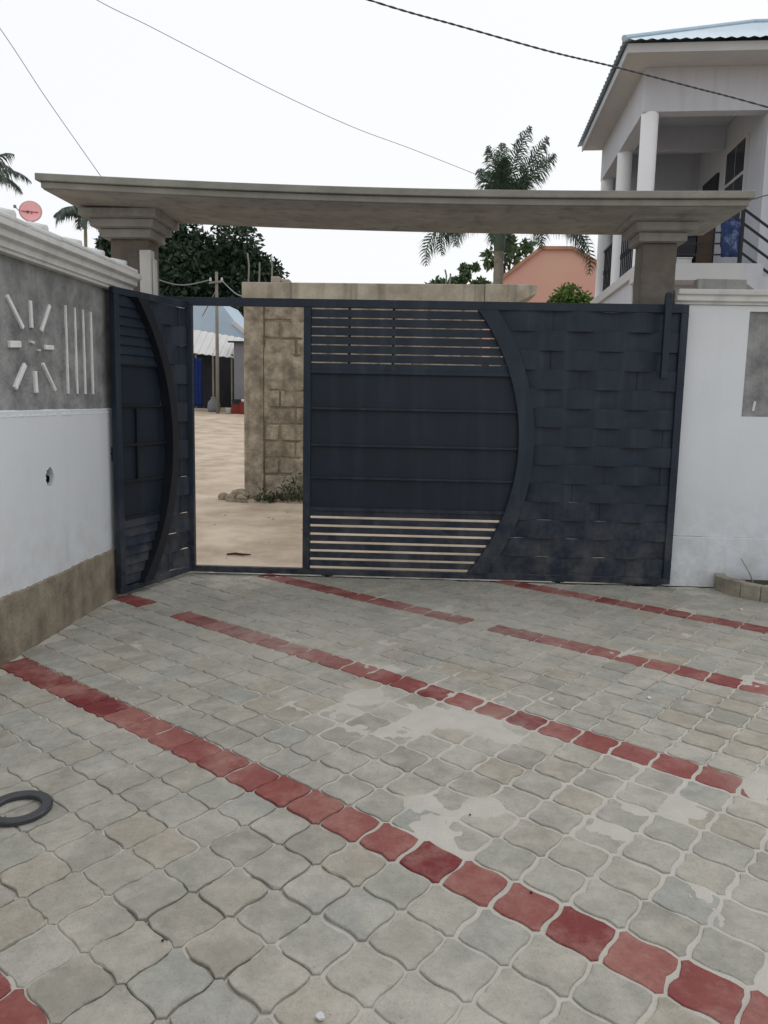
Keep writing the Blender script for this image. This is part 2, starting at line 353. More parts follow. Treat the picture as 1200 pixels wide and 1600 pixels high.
# cement sand swept over the joints: a height field that stands above the pavers in drifts
drifts = [(.26, 3.60, .12, .75), (.10, 3.66, .09, .65), (.36, 3.44, .09, .7), (.21, 2.81, .065, 1.0), (1.40, 3.13, .09, 1.0), (.43, 3.2, .07, .5), (-.36, 3.86, .10, .6), (-.14, 1.78, .10, .5), (.10, 1.70, .10, .7), (.3, 1.64, .08, .55),
          (.62, 3.95, .08, .6), (-.03, 2.85, .07, .5), (-1.2, 2.55, .07, .6), (-1.8, 4.5, .18, .4), (-.9, 4.9, .25, .3), (.4, 5.6, .3, .25), (1.9, 5.9, .25, .25), (-.2, 4.3, .16, .35)]
bare = [(-.95, 2.1, .7, .8), (-.4, 1.9, .35, .5), (1.35, 3.85, .5, .3), (-.6, 2.6, .45, .45)]
def sand_h(X, Y):
    c = fbm(X*2.3, Y*2.3, 11, 5)*.9+fbm(X*9, Y*9, 5, 3)*.22
    for x, y, s_, a in drifts: c = c+a*.55*np.exp(-((X-x)**2+(Y-y)**2)/s_**2)
    for x, y, s_, a in bare: c = c-a*.45*np.exp(-((X-x)**2+(Y-y)**2)/s_**2)
    c = c+.035*np.clip(Y-3.4, 0, 1.5)+.12/(1+np.exp(-(X+.45)/.18))/(1+np.exp((Y-4.1)/.3))
    t = np.clip((c-.58)/.52, 0, 1); t = t*t*(3-2*t)
    bm_ = 0
    for x, y, s_, a in bare: bm_ = bm_+a*np.exp(-((X-x)**2+(Y-y)**2)/s_**2)
    return -.0058-.0075*np.clip(bm_, 0, 1)*(fbm(X*5, Y*5, 77, 2) > .42)+.0092*t+.0034*(fbm(X*22, Y*22, 21, 4)-.5)
gx = np.concatenate([np.arange(X0-.02, 2.9, .011), np.arange(2.9, X1+.1, .05)])
gy = np.concatenate([np.arange(Y0-.1, .9, .05), np.arange(.9, Y1+.03, .011)])
sd = link('joint_sand', grid_mesh('joint_sand', gx, gy, sand_h, SAND), pav); sd['kind'] = 'stuff'

# ------------------------------------------------------------------ left boundary wall
XL = -2.39
lw = empty('boundary_wall', (XL, 3, 0), 0, 'white and grey boundary wall on the left with a starburst relief', 'wall')
def LW(): return MB()
def at(o, p): o.location = p; return o
def rel(mb, ox, oy, oz=0):
    mb.v = [(x-ox, y-oy, z-oz) for x, y, z in mb.v]; return mb
YA, YB = -.6, 6.16
def lbuild(mb, name, m, bevel=0, parent=None, smooth=False): return rel(mb, XL, 3).build(name, m, parent or lw, bevel, smooth)
# white band with a drain hole through it
HY, HZ, HR = 4.772, .985, .05
mb = MB(); n = 24
ring = [(HY+HR*math.cos(2*math.pi*k/n)*(1+.12*math.sin(3*k)), HZ+HR*1.2*math.sin(2*math.pi*k/n)*(1+.1*math.cos(5*k))) for k in range(n)]
def sqp(k, h=.12):
    a = 2*math.pi*k/n; c, s_ = math.cos(a), math.sin(a); m_ = max(abs(c), abs(s_)); return (HY+h*c/m_, HZ+h*s_/m_)
vs = [(XL, y, z) for y, z in ring]+[(XL, *sqp(k)) for k in range(n)]+[(XL-.2, y, z) for y, z in ring]
fs = [(k, (k+1) % n, n+(k+1) % n, n+k) for k in range(n)]+[(k, 2*n+k, 2*n+(k+1) % n, (k+1) % n) for k in range(n)]
mb.add(vs, fs)
ZT = 1.395
def quad(y0, y1, z0, z1): mb.add([(XL, y0, z0), (XL, y1, z0), (XL, y1, z1), (XL, y0, z1)], [(0, 1, 2, 3)])
quad(YA, HY-.12, .30, ZT); quad(HY+.12, YB, .30, ZT); quad(HY-.12, HY+.12, .30, HZ-.12); quad(HY-.12, HY+.12, HZ+.12, ZT)
mb.add([(XL, YA, ZT), (XL, YB, ZT), (XL-.03, YB, ZT), (XL-.03, YA, ZT)], [(0, 1, 2, 3)])
lbuild(mb, 'white_band', WHITE)
mb = MB(); mb.tube([(XL-.14, HY-.004, HZ-.006), (XL-.012, HY-.004, HZ-.012)], [.024, .024], 14, False); mb.tube([(XL-.13, HY-.004, HZ-.006), (XL-.012, HY-.004, HZ-.012)], [.020, .020], 14, False)
lbuild(mb, 'drain_pipe', BLACKM)
mb = MB(); mb.box(XL-.28, XL-.16, YA, YB, -.06, 2.26); lbuild(mb, 'wall_core', GREYP)
mb = MB(); mb.box(XL-.155, XL-.002, YB-.05, YB, 0, 2.26); lbuild(mb, 'end_face', GREYP)
# rough cement panel above
yy = np.arange(YA, YB+.001, .04); zz = np.linspace(ZT-.01, 2.27, 28)
me = grid_mesh('cement_panel', yy, zz, lambda a, b: .014*(fbm(a*5, b*5, 31)-.5)+.006*(fbm(a*30, b*30, 33)-.5), GREYP)
co = np.empty(len(me.vertices)*3, np.float32); me.vertices.foreach_get('co', co); co = co.reshape(-1, 3)
co = np.c_[-.018+co[:, 2], co[:, 0]-3, co[:, 1]]; me.vertices.foreach_set('co', co.astype(np.float32).ravel()); me.update()
link('cement_panel', me, lw)
# torn plaster lip along the top of the white band, and bare skirting with an uneven top
def ragged(name, m, z0, zf, xo, y0, y1, step, lower=True):
    b = MB(); ys_ = np.arange(y0, y1+.001, step); vs = []; fs = []
    for k, y in enumerate(ys_):
        zt = zf(y); bx = xo+.005*(random.random()-.5)
        vs += [(XL+bx+.006, y, z0), (XL+bx, y, zt-.008), (XL+bx-.006, y, zt), (XL-.02, y, zt+.002)]
        if k: fs += [(4*k-4+i, 4*k+i, 4*k+i+1, 4*k-3+i) for i in range(3)]
    b.add(vs, fs); return lbuild(b, name, m)
ragged('skirting', SKIRT, -.05, lambda y: .366+.022*(fbm(np.array([y*6]), np.array([.5]), 3)[0]-.5)+random.uniform(-.004, .004), .013, YA, YB, .025)
ragged('plaster_lip', WHITE, ZT-.03, lambda y: ZT+.004+  .014*(fbm(np.array([y*9]), np.array([4.5]), 8)[0]-.5), -.004, YA, YB, .02)
# reliefs
for y in (5.09, 5.222, 5.345, 5.468):
    mb = MB(); mb.prism([(y-.010, 1.50), (y+.006, 1.50), (y+.004, 2.06), (y-.008, 2.062)], XL-.03, XL-.006, 'x'); lbuild(mb, 'relief_bar', RELW, .003)
for a, b_, w in [((4.384, 2.033), (4.544, 1.87), .026), ((4.639, 2.036), (4.643, 1.879), .028), ((4.876, 2.037), (4.759, 1.871), .024), ((4.388, 1.768), (4.508, 1.776), .04), ((4.796, 1.778), (4.903, 1.782), .03),
                 ((4.551, 1.664), (4.429, 1.524), .032), ((4.663, 1.629), (4.671, 1.501), .03), ((4.762, 1.679), (4.91, 1.519), .02)]:
    mb = MB(); mb.bar((XL-.018, *a), (XL-.018, *b_), w*.95, .028, (1, 0, 0)); lbuild(mb, 'relief_ray', RELW, .004)
mb = MB(); mb.bar((XL-.016, 4.62, 1.80), (XL-.016, 4.66, 1.795), .015, .024, (1, 0, 0)); mb.bar((XL-.016, 4.70, 1.755), (XL-.016, 4.73, 1.757), .012, .024, (1, 0, 0)); lbuild(mb, 'relief_hub', WHITE2)
# stepped cornice and tiled coping
prof = [(-.30, 2.25), (.035, 2.25), (.035, 2.268), (.05, 2.272), (.05, 2.305), (.066, 2.312), (.082, 2.318), (.082, 2.352), (.098, 2.358), (.115, 2.366), (.115, 2.405), (-.30, 2.43)]
mb = MB(); mb.prism([(XL+a, b) for a, b in prof], YA, 6.10); lbuild(mb, 'cornice', WHITE2, .004)
yk = [3.05, 3.55, 4.0, 4.43, 4.80, 5.26, 5.62, 6.03]
for k in range(len(yk)-1):
    mb = MB(); z_ = .004*random.uniform(-1, 1)
    mb.prism([(XL+.118, 2.402+z_), (XL+.118, 2.426+z_), (XL-.02, 2.482+z_), (XL-.16, 2.466+z_), (XL-.30, 2.436+z_), (XL-.30, 2.41)], yk[k]+.004, yk[k+1]-.004); lbuild(mb, 'coping_tile', WHITE2, .006)
for y in yk[1:]:
    mb = MB(); mb.tube([(XL+.02, y, 2.463), (XL-.08, y, 2.482), (XL-.22, y, 2.45)], [.034, .036, .034], 10); lbuild(mb, 'tile_cap', WHITE2, 0, None, True)

# ------------------------------------------------------------------ right boundary wall
YR = 6.745
rw = empty('boundary_wall', (1.93, YR, 0), rad(1.6), 'plain white boundary wall to the right of the gate above a low kerb', 'wall')
# local frame: x along the wall, y back
mb = MB(); mb.box(0, .555, 0, .22, .42, 2.31); mb.box(.555, 3.4, 0, .22, .42, 1.425); mb.box(.555, 3.4, 0, .22, 2.265, 2.31); mb.box(2.4, 3.4, 0, .22, 1.425, 2.265); mb.build('white_face', WHITE, rw)
mb = MB(); mb.box(-.0, 3.4, -.016, .22, -.03, .418); mb.build('plinth', WHITE, rw, .006)
mb = MB(); mb.box(.556, 2.399, .022, .20, 1.426, 2.264); mb.build('cement_panel', GREYP, rw)
cx_, cz_ = 1.2, 1.84
for k in range(8):
    t = k*math.pi/4+.1; mb = MB(); r0, r1 = (.12, .36 if k % 2 else .27)
    mb.bar((cx_+r0*math.cos(t), .018, cz_+r0*math.sin(t)), (cx_+r1*math.cos(t), .018, cz_+r1*math.sin(t)), .03, .03, (0, 1, 0)); mb.build('relief_ray', WHITE2, rw, .003)
for a, b_ in [((.65, 1.47), (.66, 1.55))]:
    mb = MB(); mb.bar((a[0], .018, a[1]), (b_[0], .018, b_[1]), .018, .02, (0, 1, 0)); mb.build('relief_ray', WHITE2, rw, .002)
mb = MB(); mb.prism([(-.02, 2.312), (-.02, 2.33), (-.05, 2.338), (-.05, 2.378), (-.075, 2.386), (-.085, 2.425), (.24, 2.44), (.24, 2.312)], -.045, 3.4, 'x'); mb.build('coping', WHITE2, rw, .006)
b = MB(); ck = [(0, .4215), (.06, .424), (.13, .4205), (.2, .423), (.26, .4215), (.31, .4222)]
b.prism(ck+[(x, z-.004-.003*math.sin(x*40)) for x, z in ck[::-1]], -.0012, .004); b.build('crack', MORT, rw)
cb = MB(); cb.box(-.2, .2, -.05, .05, 0, .085)
o = cb.build('concrete_block', CONC, None, .008); o.location = (2.27, YR+.13, 2.442); o.rotation_euler = (0, 0, rad(4)); tag(o, 'grey concrete block lying on the right wall coping below the stair rail', 'block')

# ------------------------------------------------------------------ gateway canopy with two pillars
cn = empty('gate_canopy', (0, 6.7, 0), 0, 'concrete gateway canopy slab on two square pillars over the gate', 'canopy')
def cb_(mb, name, m, bevel=0, parent=None, smooth=False):
    if parent is None: mb = rel(mb, 0, 6.7)
    return mb.build(name, m, parent or cn, bevel, smooth)
def zt(s):     # top of the slab along its length (s 0..1): upswept at the left end, slightly dished
    return 3.058+.052*(1-s)**2.2-.02*math.sin(math.pi*s)+.004*s
def strip(name, m, y_f, y_b, z_a, z_b, xe=0, n=40, taper=0):
    """long slab piece; y offsets are measured from the front line, z offsets from the top profile"""
    b = MB(); vs = []; fs = []
    for k in range(n+1):
        s_ = k/n; x = -2.99-xe+(5.22+2*xe)*s_; yf = 6.0+.25*s_; bow = .03*math.sin(math.pi*s_); z = zt(s_)
        vs += [(x, yf+y_f+bow, z+z_a), (x, yf+y_f+bow, z+z_b), (x, yf+y_b, z+z_b-taper), (x, yf+y_b, z+z_a-taper)]
        if k: o = 4*k; fs += [(o-4+i, o+i, o+(i+1) % 4, o-4+(i+1) % 4) for i in range(4)]
    fs += [(0, 1, 2, 3), tuple(4*n+i for i in (3, 2, 1, 0))]
    b.add(vs, fs); return cb_(b, name, m, .006)
strip('slab', CONC, .035, 1.03, -.105, -.02)
strip('upper_lip', CONCL, -.03, 1.06, -.052, 0, .03)
strip('lower_lip', CONCL, -.0, .09, -.100, -.054, .0)
pil = []
for px0, px1 in ((-2.78, -2.45), (1.60, 1.875)):
    b = MB(); b.box(px0, px1, 6.75, 6.99, -.05, 2.79); p = cb_(b, 'pillar', PILL, .01); pil.append(p)
    for k, (e, z0, z1) in enumerate([(.05, 2.79, 2.858), (.10, 2.860, 2.922), (.155, 2.924, 2.985)]):
        b = MB(); b.box(px0-e, px1+e, 6.75-e*1.7, 6.99+e*.6, z0, z1); cb_(rel(b, 0, 6.7), 'corbel', CONC, .006, p)
b = MB(); b.box(-2.50, -2.40, 6.655, 6.749, 2.0, 2.69); b.box(-2.399, -2.375, 6.67, 6.74, 2.02, 2.62); cb_(rel(b, 0, 6.7), 'plaster_strip', WHITE2, .01, pil[0])

# ------------------------------------------------------------------ sliding gate with wicket door
gt = empty('sliding_gate', (0, 6.62, 0), rad(1.7), 'dark blue grey steel sliding gate with louvres, arc band and woven plates', 'gate')
def gb(mb, name, m=METAL, bevel=.003, parent=None, smooth=False): return mb.build(name, m, parent or gt, bevel, smooth)
ARC_C, ARC_Z, R_IN, R_OUT = -1.079, 1.16, 1.744, 1.872
ZB0, ZB1, ZT0, ZT1 = .02, .07, 2.235, 2.30
b = MB(); b.box(-2.41, 1.975, -.025, .025, ZT0, ZT1); gb(b, 'top_rail')
b = MB(); b.box(-2.085, 1.975, -.025, .025, ZB0, ZB1); gb(b, 'bottom_rail')
for x0, x1 in ((-2.085, -2.03), (-1.11, -1.05), (1.915, 1.975)):
    b = MB(); b.box(x0, x1, -.028, .028, ZB1+.001, ZT0-.001); gb(b, 'stile')
def arc_x(z, r, c=ARC_C): 
    q = r*r-(z-ARC_Z)**2; return c+math.sqrt(max(q, 0))
def arc_band(r0, r1, c, y0, y1, z0, z1, sx=1, n=36):
    b = MB(); vs = []; fs = []
    for k in range(n+1):
        z = z0+(z1-z0)*k/n; xa = sx*arc_x(z, r0, c); xb = sx*arc_x(z, r1, c)
        vs += [(xa, y0, z), (xb, y0, z), (xb, y1, z), (xa, y1, z)]
        if k: o = 4*k; fs += [(o-4+i, o+i, o+(i+1) % 4, o-4+(i+1) % 4) for i in range(4)]
    fs += [(0, 1, 2, 3), tuple(4*n+i for i in (3, 2, 1, 0))]
    return b.add(vs, fs)
gb(arc_band(R_IN, R_OUT, ARC_C, -.05, .03, ZB1+.001, ZT0-.001), 'arc_band')
def slats(z0, z1, n, thick, parent, xl, xr, y0=-.012, y1=.012, tilt=0):
    p = (z1-z0)/n
    for k in range(n):
        zc = z0+(k+.5)*p; xe = xr(zc)
        if xe-xl < .05: continue
        b = MB(); b.box(xl, xe, y0, y1, zc-thick/2, zc+thick/2); gb(b, 'slat', METAL, .002, parent)
slats(.085, .585, 7, .050, gt, -1.049, lambda z: arc_x(z, R_IN)+.05)
slats(1.725, 2.225, 7, .061, gt, -1.049, lambda z: arc_x(z, R_IN)+.05)
for x in (-.74, -.38):
    b = MB(); b.box(x-.011, x+.011, .014, .030, 1.72, 2.234); gb(b, 'back_strap')
zz = [.585, .849, 1.121, 1.422, 1.722]
for k in range(4):
    xr = min(arc_x(zz[k], R_IN), arc_x(zz[k+1], R_IN))+.07
    b = MB(); b.box(-1.049, xr, .004, .010, zz[k]+.004, zz[k+1]-.004); gb(b, 'sheet_panel', METAL2, 0)
for k, z in enumerate(zz):
    b = MB(); xr = arc_x(z, R_IN)+.05; h = .03 if k in (0, 4) else .018
    b.box(-1.049, xr, -.024, .003, z-h/2, z+h/2); gb(b, 'ridge')
# woven plates, running bond, each bowed so that its ends tuck behind its neighbours
def plate(xa, xb, z0, z1, x_mid, L, parent, amp=.022, sx=1):
    n = 7; b = MB(); vs = []; fs = []
    for k in range(n+1):
        x = xa+(xb-xa)*k/n; y = -amp*math.cos(2*math.pi*(x-x_mid)/L)
        vs += [(sx*x, y-.002, z0), (sx*x, y-.002, z1), (sx*x, y+.002, z1), (sx*x, y+.002, z0)]
        if k: o = 4*k; fs += [(o-4+i, o+i, o+(i+1) % 4, o-4+(i+1) % 4) for i in range(4)]
    fs += [(0, 1, 2, 3), tuple(4*n+i for i in (3, 2, 1, 0))]
    b.add(vs, fs); me = b.mesh('woven_plate', METAL)
    return link('woven_plate', me, parent)
def weave(xlim_l, xr, parent, L, rows, z0, z1, sx=1, off=0):
    hgt = (z1-z0)/rows
    for r in range(rows):
        za = z0+r*hgt; zb_ = za+hgt+.003; zc = (za+zb_)/2; xl = xlim_l(zc)
        ph = off+(L/2 if r % 2 else 0)
        k = math.floor((xl-ph)/L)
        while True:
            a = ph+k*L; c = a+L
            if a >= xr: break
            ov = -.001 if random.random() < .12 else .006; aa = max(a-ov, xl); cc = min(c+ov, xr)
            if cc-aa > .03: plate(aa, cc, za, zb_, (a+c)/2+random.uniform(-.015, .015), L, parent, random.uniform(.013, .024), sx)
            k += 1
weave(lambda z: arc_x(z, (R_IN+R_OUT)/2), 1.913, gt, .47, 14, ZB1+.002, ZT0-.004, 1, .20)
# latch post, rollers and track
b = MB(); b.box(1.765, 1.815, -.10, -.055, 1.72, 2.36); b.tube([(1.79, -.10, 2.36), (1.79, -.055, 2.36)], .025, 12); gb(b, 'latch_post')
for x in (-.9, 1.05, 1.78):
    b = MB(); b.tube([(x, -.012, .012), (x, .012, .012)], .022, 16); b.box(x-.05, x+.05, -.02, .02, .012, .019); gb(b, 'roller', BLACKM)
b = MB(); b.box(-2.06, 3.2, -.006, .006, -.012, .0035); gb(b, 'track', BLACKM)
# wicket door, swung inwards against the left wall
HX, HYp = -2.055, 6.585; DX, DY = -2.335, 5.66
W_ = math.hypot(DX-HX, DY-HYp)
dr = empty('wicket_door', (0, 0, 0)); dr.parent = gt
ang = math.atan2(DY-HYp, DX-HX)
hl = Matrix.Rotation(-rad(1.7), 4, 'Z') @ Vector((HX, HYp-6.62, 0))
dr.location = hl; dr.rotation_euler = (0, 0, ang-rad(1.7))
# local x from hinge to free edge; +y faces the yard side that the camera sees
DZ0, DZ1 = .025, 2.26
def db(mb, name, m=METAL, bevel=.003): return mb.build(name, m, dr, bevel)
b = MB(); b.box(0, W_, -.02, .02, DZ1-.05, DZ1); db(b, 'rail'); b = MB(); b.box(0, W_, -.02, .02, DZ0, DZ0+.05); db(b, 'rail')
b = MB(); b.box(0, .05, -.024, .024, DZ0+.051, DZ1-.051); db(b, 'stile'); b = MB(); b.box(W_-.055, W_, -.024, .024, DZ0+.051, DZ1-.051); db(b, 'stile')
# arc: measured from the free edge so that it bows towards the hinge
def dx_(u): return W_-u
RD = 1.62; sag_c = .60-RD       # apex .60 m from the free edge
b = MB(); vs = []; fs = []; n = 36
for k in range(n+1):
    z = DZ0+.051+(DZ1-DZ0-.102)*k/n; u0 = sag_c+math.sqrt(RD**2-(z-1.14)**2); u1 = sag_c+math.sqrt((RD+.085)**2-(z-1.14)**2)
    vs += [(dx_(u0), .075, z), (dx_(u1), .075, z), (dx_(u1), -.02, z), (dx_(u0), -.02, z)]
    if k: o = 4*k; fs += [(o-4+i, o+i, o+(i+1) % 4, o-4+(i+1) % 4) for i in range(4)]
fs += [(0, 1, 2, 3), tuple(4*n+i for i in (3, 2, 1, 0))]
b.add(vs, fs); db(b, 'arc_band', BLACKM)
du = lambda z: sag_c+math.sqrt(RD**2-(z-1.14)**2)
for z0, z1, n in ((.085, .585, 7), (1.725, 2.2, 7)):
    p = (z1-z0)/n
    for k in range(n):
        zc = z0+(k+.5)*p; ue = du(zc)+.04
        if ue > .10:
            b = MB(); b.prism([(-.012, zc-.034), (.020, zc-.034), (.004, zc+.036), (-.02, zc+.036)], dx_(.056), dx_(ue), 'x'); db(b, 'slat', METAL, .002)
zs_ = [.585, .86, 1.13, 1.42, 1.722]
for k in range(4):
    b = MB(); b.box(dx_(min(du(zs_[k]), du(zs_[k+1]))+.06), dx_(.056), -.012, -.006, zs_[k]+.006, zs_[k+1]-.006); db(b, 'sheet_panel', METAL2, 0)
for z in zs_:
    b = MB(); b.box(dx_(du(z)+.04), dx_(.056), -.004, .016, z-.010, z+.010); db(b, 'ridge', BLACKM)
b = MB(); b.box(dx_(.26), dx_(.235), -.004, .015, .862, 1.40); db(b, 'ridge', BLACKM)
rows = 14; hgt = (DZ1-DZ0-.11)/rows; L = .36
for r in range(rows):
    za = DZ0+.054+r*hgt; zb_ = za+hgt+.003; zc = (za+zb_)/2; xl = dx_(du(zc)+.05); ph = -.06+(L/2 if r % 2 else 0)
    k = -2
    while True:
        a = ph+k*L; c = a+L
        if a > xl: break
        aa, cc = max(a+.003, .052), min(c-.003, xl)
        if cc-aa > .025:
            n = 7; b = MB(); vs = []; fs = []
            for q in range(n+1):
                x = aa+(cc-aa)*q/n; y = .02*math.cos(2*math.pi*(x-(a+c)/2)/L)
                vs += [(x, y-.002, za), (x, y-.002, zb_), (x, y+.002, zb_), (x, y+.002, za)]
                if q: o = 4*q; fs += [(o-4+i, o+i, o+(i+1) % 4, o-4+(i+1) % 4) for i in range(4)]
            fs += [(0, 1, 2, 3), tuple(4*n+i for i in (3, 2, 1, 0))]
            b.add(vs, fs); link('woven_plate', b.mesh('woven_plate', METAL), dr)
        k += 1
for z in (.35, 1.9):
    b = MB(); b.tube([(-.01, 0, z-.05), (-.01, 0, z+.05)], .014, 10); db(b, 'hinge', BLACKM)
b = MB(); b.box(dx_(.05), dx_(.015), -.05, -.024, 1.02, 1.12); b.tube([(dx_(.035), -.05, 1.07), (dx_(.035), -.075, 1.07), (dx_(.12), -.075, 1.07)], .008, 8); db(b, 'latch', BLACKM)

# ------------------------------------------------------------------ planter at the right wall
pl = empty('planter', (2.9, 6.55, 0), 0, 'low curved concrete kerb planter against the right wall', 'planter')
pts = [(2.36, 6.73), (2.33, 6.62), (2.36, 6.50), (2.44, 6.37), (2.55, 6.25), (2.68, 6.15), (2.85, 6.05), (3.05, 5.97), (3.3, 5.92)]
def off(i, d):
    a = Vector(pts[max(i-1, 0)]); c = Vector(pts[min(i+1, len(pts)-1)]); t = (c-a).normalized(); return (pts[i][0]-t.y*d, pts[i][1]+t.x*d)
for i in range(0, len(pts)-1):
    ii = [pts[i], pts[i+1], off(i+1, .085), off(i, .085)]
    sh = lambda p: (p[0]-2.9, p[1]-6.55)
    b = MB(); q = [sh(p) for p in ii]; t_ = .012
    q = [tuple(np.array(q[0])*(1-t_)+np.array(q[1])*t_), tuple(np.array(q[1])*(1-t_)+np.array(q[0])*t_), tuple(np.array(q[2])*(1-t_)+np.array(q[3])*t_), tuple(np.array(q[3])*(1-t_)+np.array(q[2])*t_)]
    b.prism(q, -.03, .122+random.uniform(-.003, .003), 'z'); b.build('kerb_stone', KERB, pl, .008)
b = MB(); b.prism([(p[0]-2.9, p[1]-6.55) for p in [off(i, .08) for i in range(len(pts))]]+[(.4, .15), (-.46, .15)], -.03, .075, 'z'); b.build('soil', SOIL, pl)
def tuft(name, loc, n, h, spread, m, label, cat, w=.012, group=None, lean=1.0):
    b = MB()
    for k in range(n):
        a = random.uniform(0, 6.28); r0 = random.uniform(0, spread); d = Vector((math.cos(a), math.sin(a), 0)); s_ = Vector((-d.y, d.x, 0))*w*random.uniform(.6, 1.2)
        p = d*r0; hh = h*random.uniform(.5, 1); L_ = hh*random.uniform(.2, .8)*lean
        q = p+d*L_*.35+Vector((0, 0, hh*.6)); t = p+d*L_+Vector((0, 0, hh))
        b.add([p-s_, p+s_, q+s_*.8, q-s_*.8, t], [(0, 1, 2, 3), (3, 2, 4)])
    me = bpy.data.meshes.new(name); me.from_pydata(b.v, [], b.f); me.materials.append(m)
    o = link(name, me); o.location = loc; return tag(o, label, cat, group)
tuft('grass_tuft', (2.83, 6.40, .075), 70, .13, .09, GRASSM, 'dark green grass tuft growing in the kerbed planter', 'plant')
b = MB(); b.tube([(0, 0, 0), (-.05, .0, .11), (-.12, .01, .22)], [.006, .005, .003], 6)
o = b.build('dry_stem', TRUNK); o.location = (2.60, 6.50, .07); tag(o, 'thin bent dry stem leaning out of the planter against the white wall', 'stem')

# ------------------------------------------------------------------ black ring on the pavers
b = MB(); b.lathe([(.077, 0), (.077, .012), (.080, .015), (.112, .016), (.116, .012), (.116, 0)], 48, closed=True)
o = b.build('black_ring', RUBBER, None, 0, True); o.location = (-1.475, 2.615, .004); o.rotation_euler = (rad(.6), 0, 0); tag(o, 'shiny black ring lying flat on the grey pavers at lower left', 'ring')
md = o.modifiers.new('es', 'EDGE_SPLIT'); md.split_angle = rad(40)
# pebbles and crumbs on the paving
def stone(r, seed, flat=.6):
    bm = bmesh.new(); bmesh.ops.create_icosphere(bm, subdivisions=2, radius=r); rr = random.Random(seed)
    ph = [rr.uniform(0, 6) for _ in range(6)]
    for v in bm.verts:
        n_ = v.co.normalized(); f_ = 1+.18*math.sin(3*n_.x+ph[0])+.16*math.sin(4*n_.y+ph[1])+.12*math.sin(5*n_.z+ph[2])+.08*math.sin(9*n_.x+7*n_.y+ph[3])
        v.co = n_*r*f_; v.co.z *= flat
    me = bpy.data.meshes.new('stone'); bm.to_mesh(me); bm.free(); return me
def put_stone(name, loc, r, m, label, cat, group=None, flat=.6):
    me = stone(r, random.random(), flat); me.materials.append(m); o = link(name, me); o.location = loc; o.rotation_euler = (0, 0, random.uniform(0, 6)); return tag(o, label, cat, group)
put_stone('pebble', (-.244, 1.741, .006), .011, CARTON, 'small white pebble on a beige paver at the bottom edge', 'pebble')
put_stone('pebble', (2.30, 5.95, .006), .012, CARTON, 'small white pebble on the paving in front of the planter', 'pebble')
put_stone('pebble', (1.13, 4.02, .006), .012, CARTON, 'small white pebble on grey paving above the middle red row', 'pebble')
for x, y, lab in [(-.72, 1.98, 'tiny dark crumb on a paver at lower left, nearest the red corner pavers'), (.06, 1.72, 'tiny dark crumb by the cement smear at the bottom edge'), (.33, 2.30, 'tiny dark crumb on a red paver of the long row'), (.16, 2.75, 'tiny dark crumb beside the cement drift above the long red row')]:
    put_stone('dark_crumb', (x, y, .003), .0042, BLACKM, lab, 'crumb', 'dark crumbs on the pavers')

# ------------------------------------------------------------------ unfinished block wall beyond the lane
YW = 10.65
bw = empty('block_wall', (-1, YW, 0), 0, 'unfinished sand block wall with a cast ring beam seen beyond the gate', 'wall')
def bb(mb, name, m, bevel=0): return rel(mb, -1, YW).build(name, m, bw, bevel)
b = MB(); b.box(-2.60, -2.34, YW-.02, YW+.24, -.1, 2.758); bb(b, 'corner_column', BLOCK, .012)
b = MB(); b.box(-2.34, .55, YW+.030, YW+.20, -.1, 2.756); bb(b, 'mortar_core', MORT)
z = .02; r = 0
while z < 2.74:
    h = .215; x = -2.335-(0 if r % 2 else .21)
    while x < .54:
        a, c = max(x, -2.335), min(x+.42, .545); top = min(z+h, 2.752)
        if c-a > .05 and top-z > .05:
            d = random.uniform(-.014, .010); j = lambda: random.uniform(-.007, .007)
            b = MB(); b.box(a+.008+j(), c-.008+j(), YW+.012+d, YW+.13, z+.008+j(), top-.008+j())
            b.v = [(vx+j()*.6, vy+j()*.6, vz+j()*.6) for vx, vy, vz in b.v]; bb(b, 'block', BLOCK, .012)
        x += .44
    z += h+.012; r += 1
# worn render smeared over the blocks: stands proud of them only where it survives
me = grid_mesh('worn_render', np.arange(-2.335, .545, .022), np.arange(0, 2.755, .022), lambda a, b: -.026+.034*np.clip((fbm(a*2.9, b*2.2, 61, 5)-.50)/.10, 0, 1)+.010*(fbm(a*12, b*12, 63, 4)-.5), BLOCK)
co = np.empty(len(me.vertices)*3, np.float32); me.vertices.foreach_get('co', co); co = co.reshape(-1, 3)
co = np.c_[co[:, 0]+1, .010-co[:, 2], co[:, 1]]; me.vertices.foreach_set('co', co.astype(np.float32).ravel()); me.update()
link('worn_render', me, bw)
b = MB(); b.box(-2.62, .56, YW-.035, YW+.25, 2.760, 3.0); bb(b, 'ring_beam', BEAM, .012)
b = MB(); b.prism([(.562, 3.004), (1.22, 3.0), (1.215, 2.885), (.95, 2.76), (.562, 2.76)], YW-.06, YW+.6); bb(b, 'bracket_slab', BEAM, .01)
for x, y, h in [(-2.55, .05, .38), (-2.42, .1, .27), (-2.24, .05, .34), (.05, .1, .2), (.1, .02, .14)]:
    b = MB(); b.tube([(x, YW+y, 2.95), (x+.01, YW+y, 3.0+h*.6), (x+random.uniform(-.02, .02), YW+y, 3.0+h)], .011, 6); bb(b, 'starter_bar', CONCL)
b = MB(); b.box(-2.24, -2.12, YW+.0, YW+.18, 3.001, 3.08); b.box(-2.1, -2.0, YW+.03, YW+.2, 3.001, 3.05); bb(b, 'beam_stub', BEAM, .012)
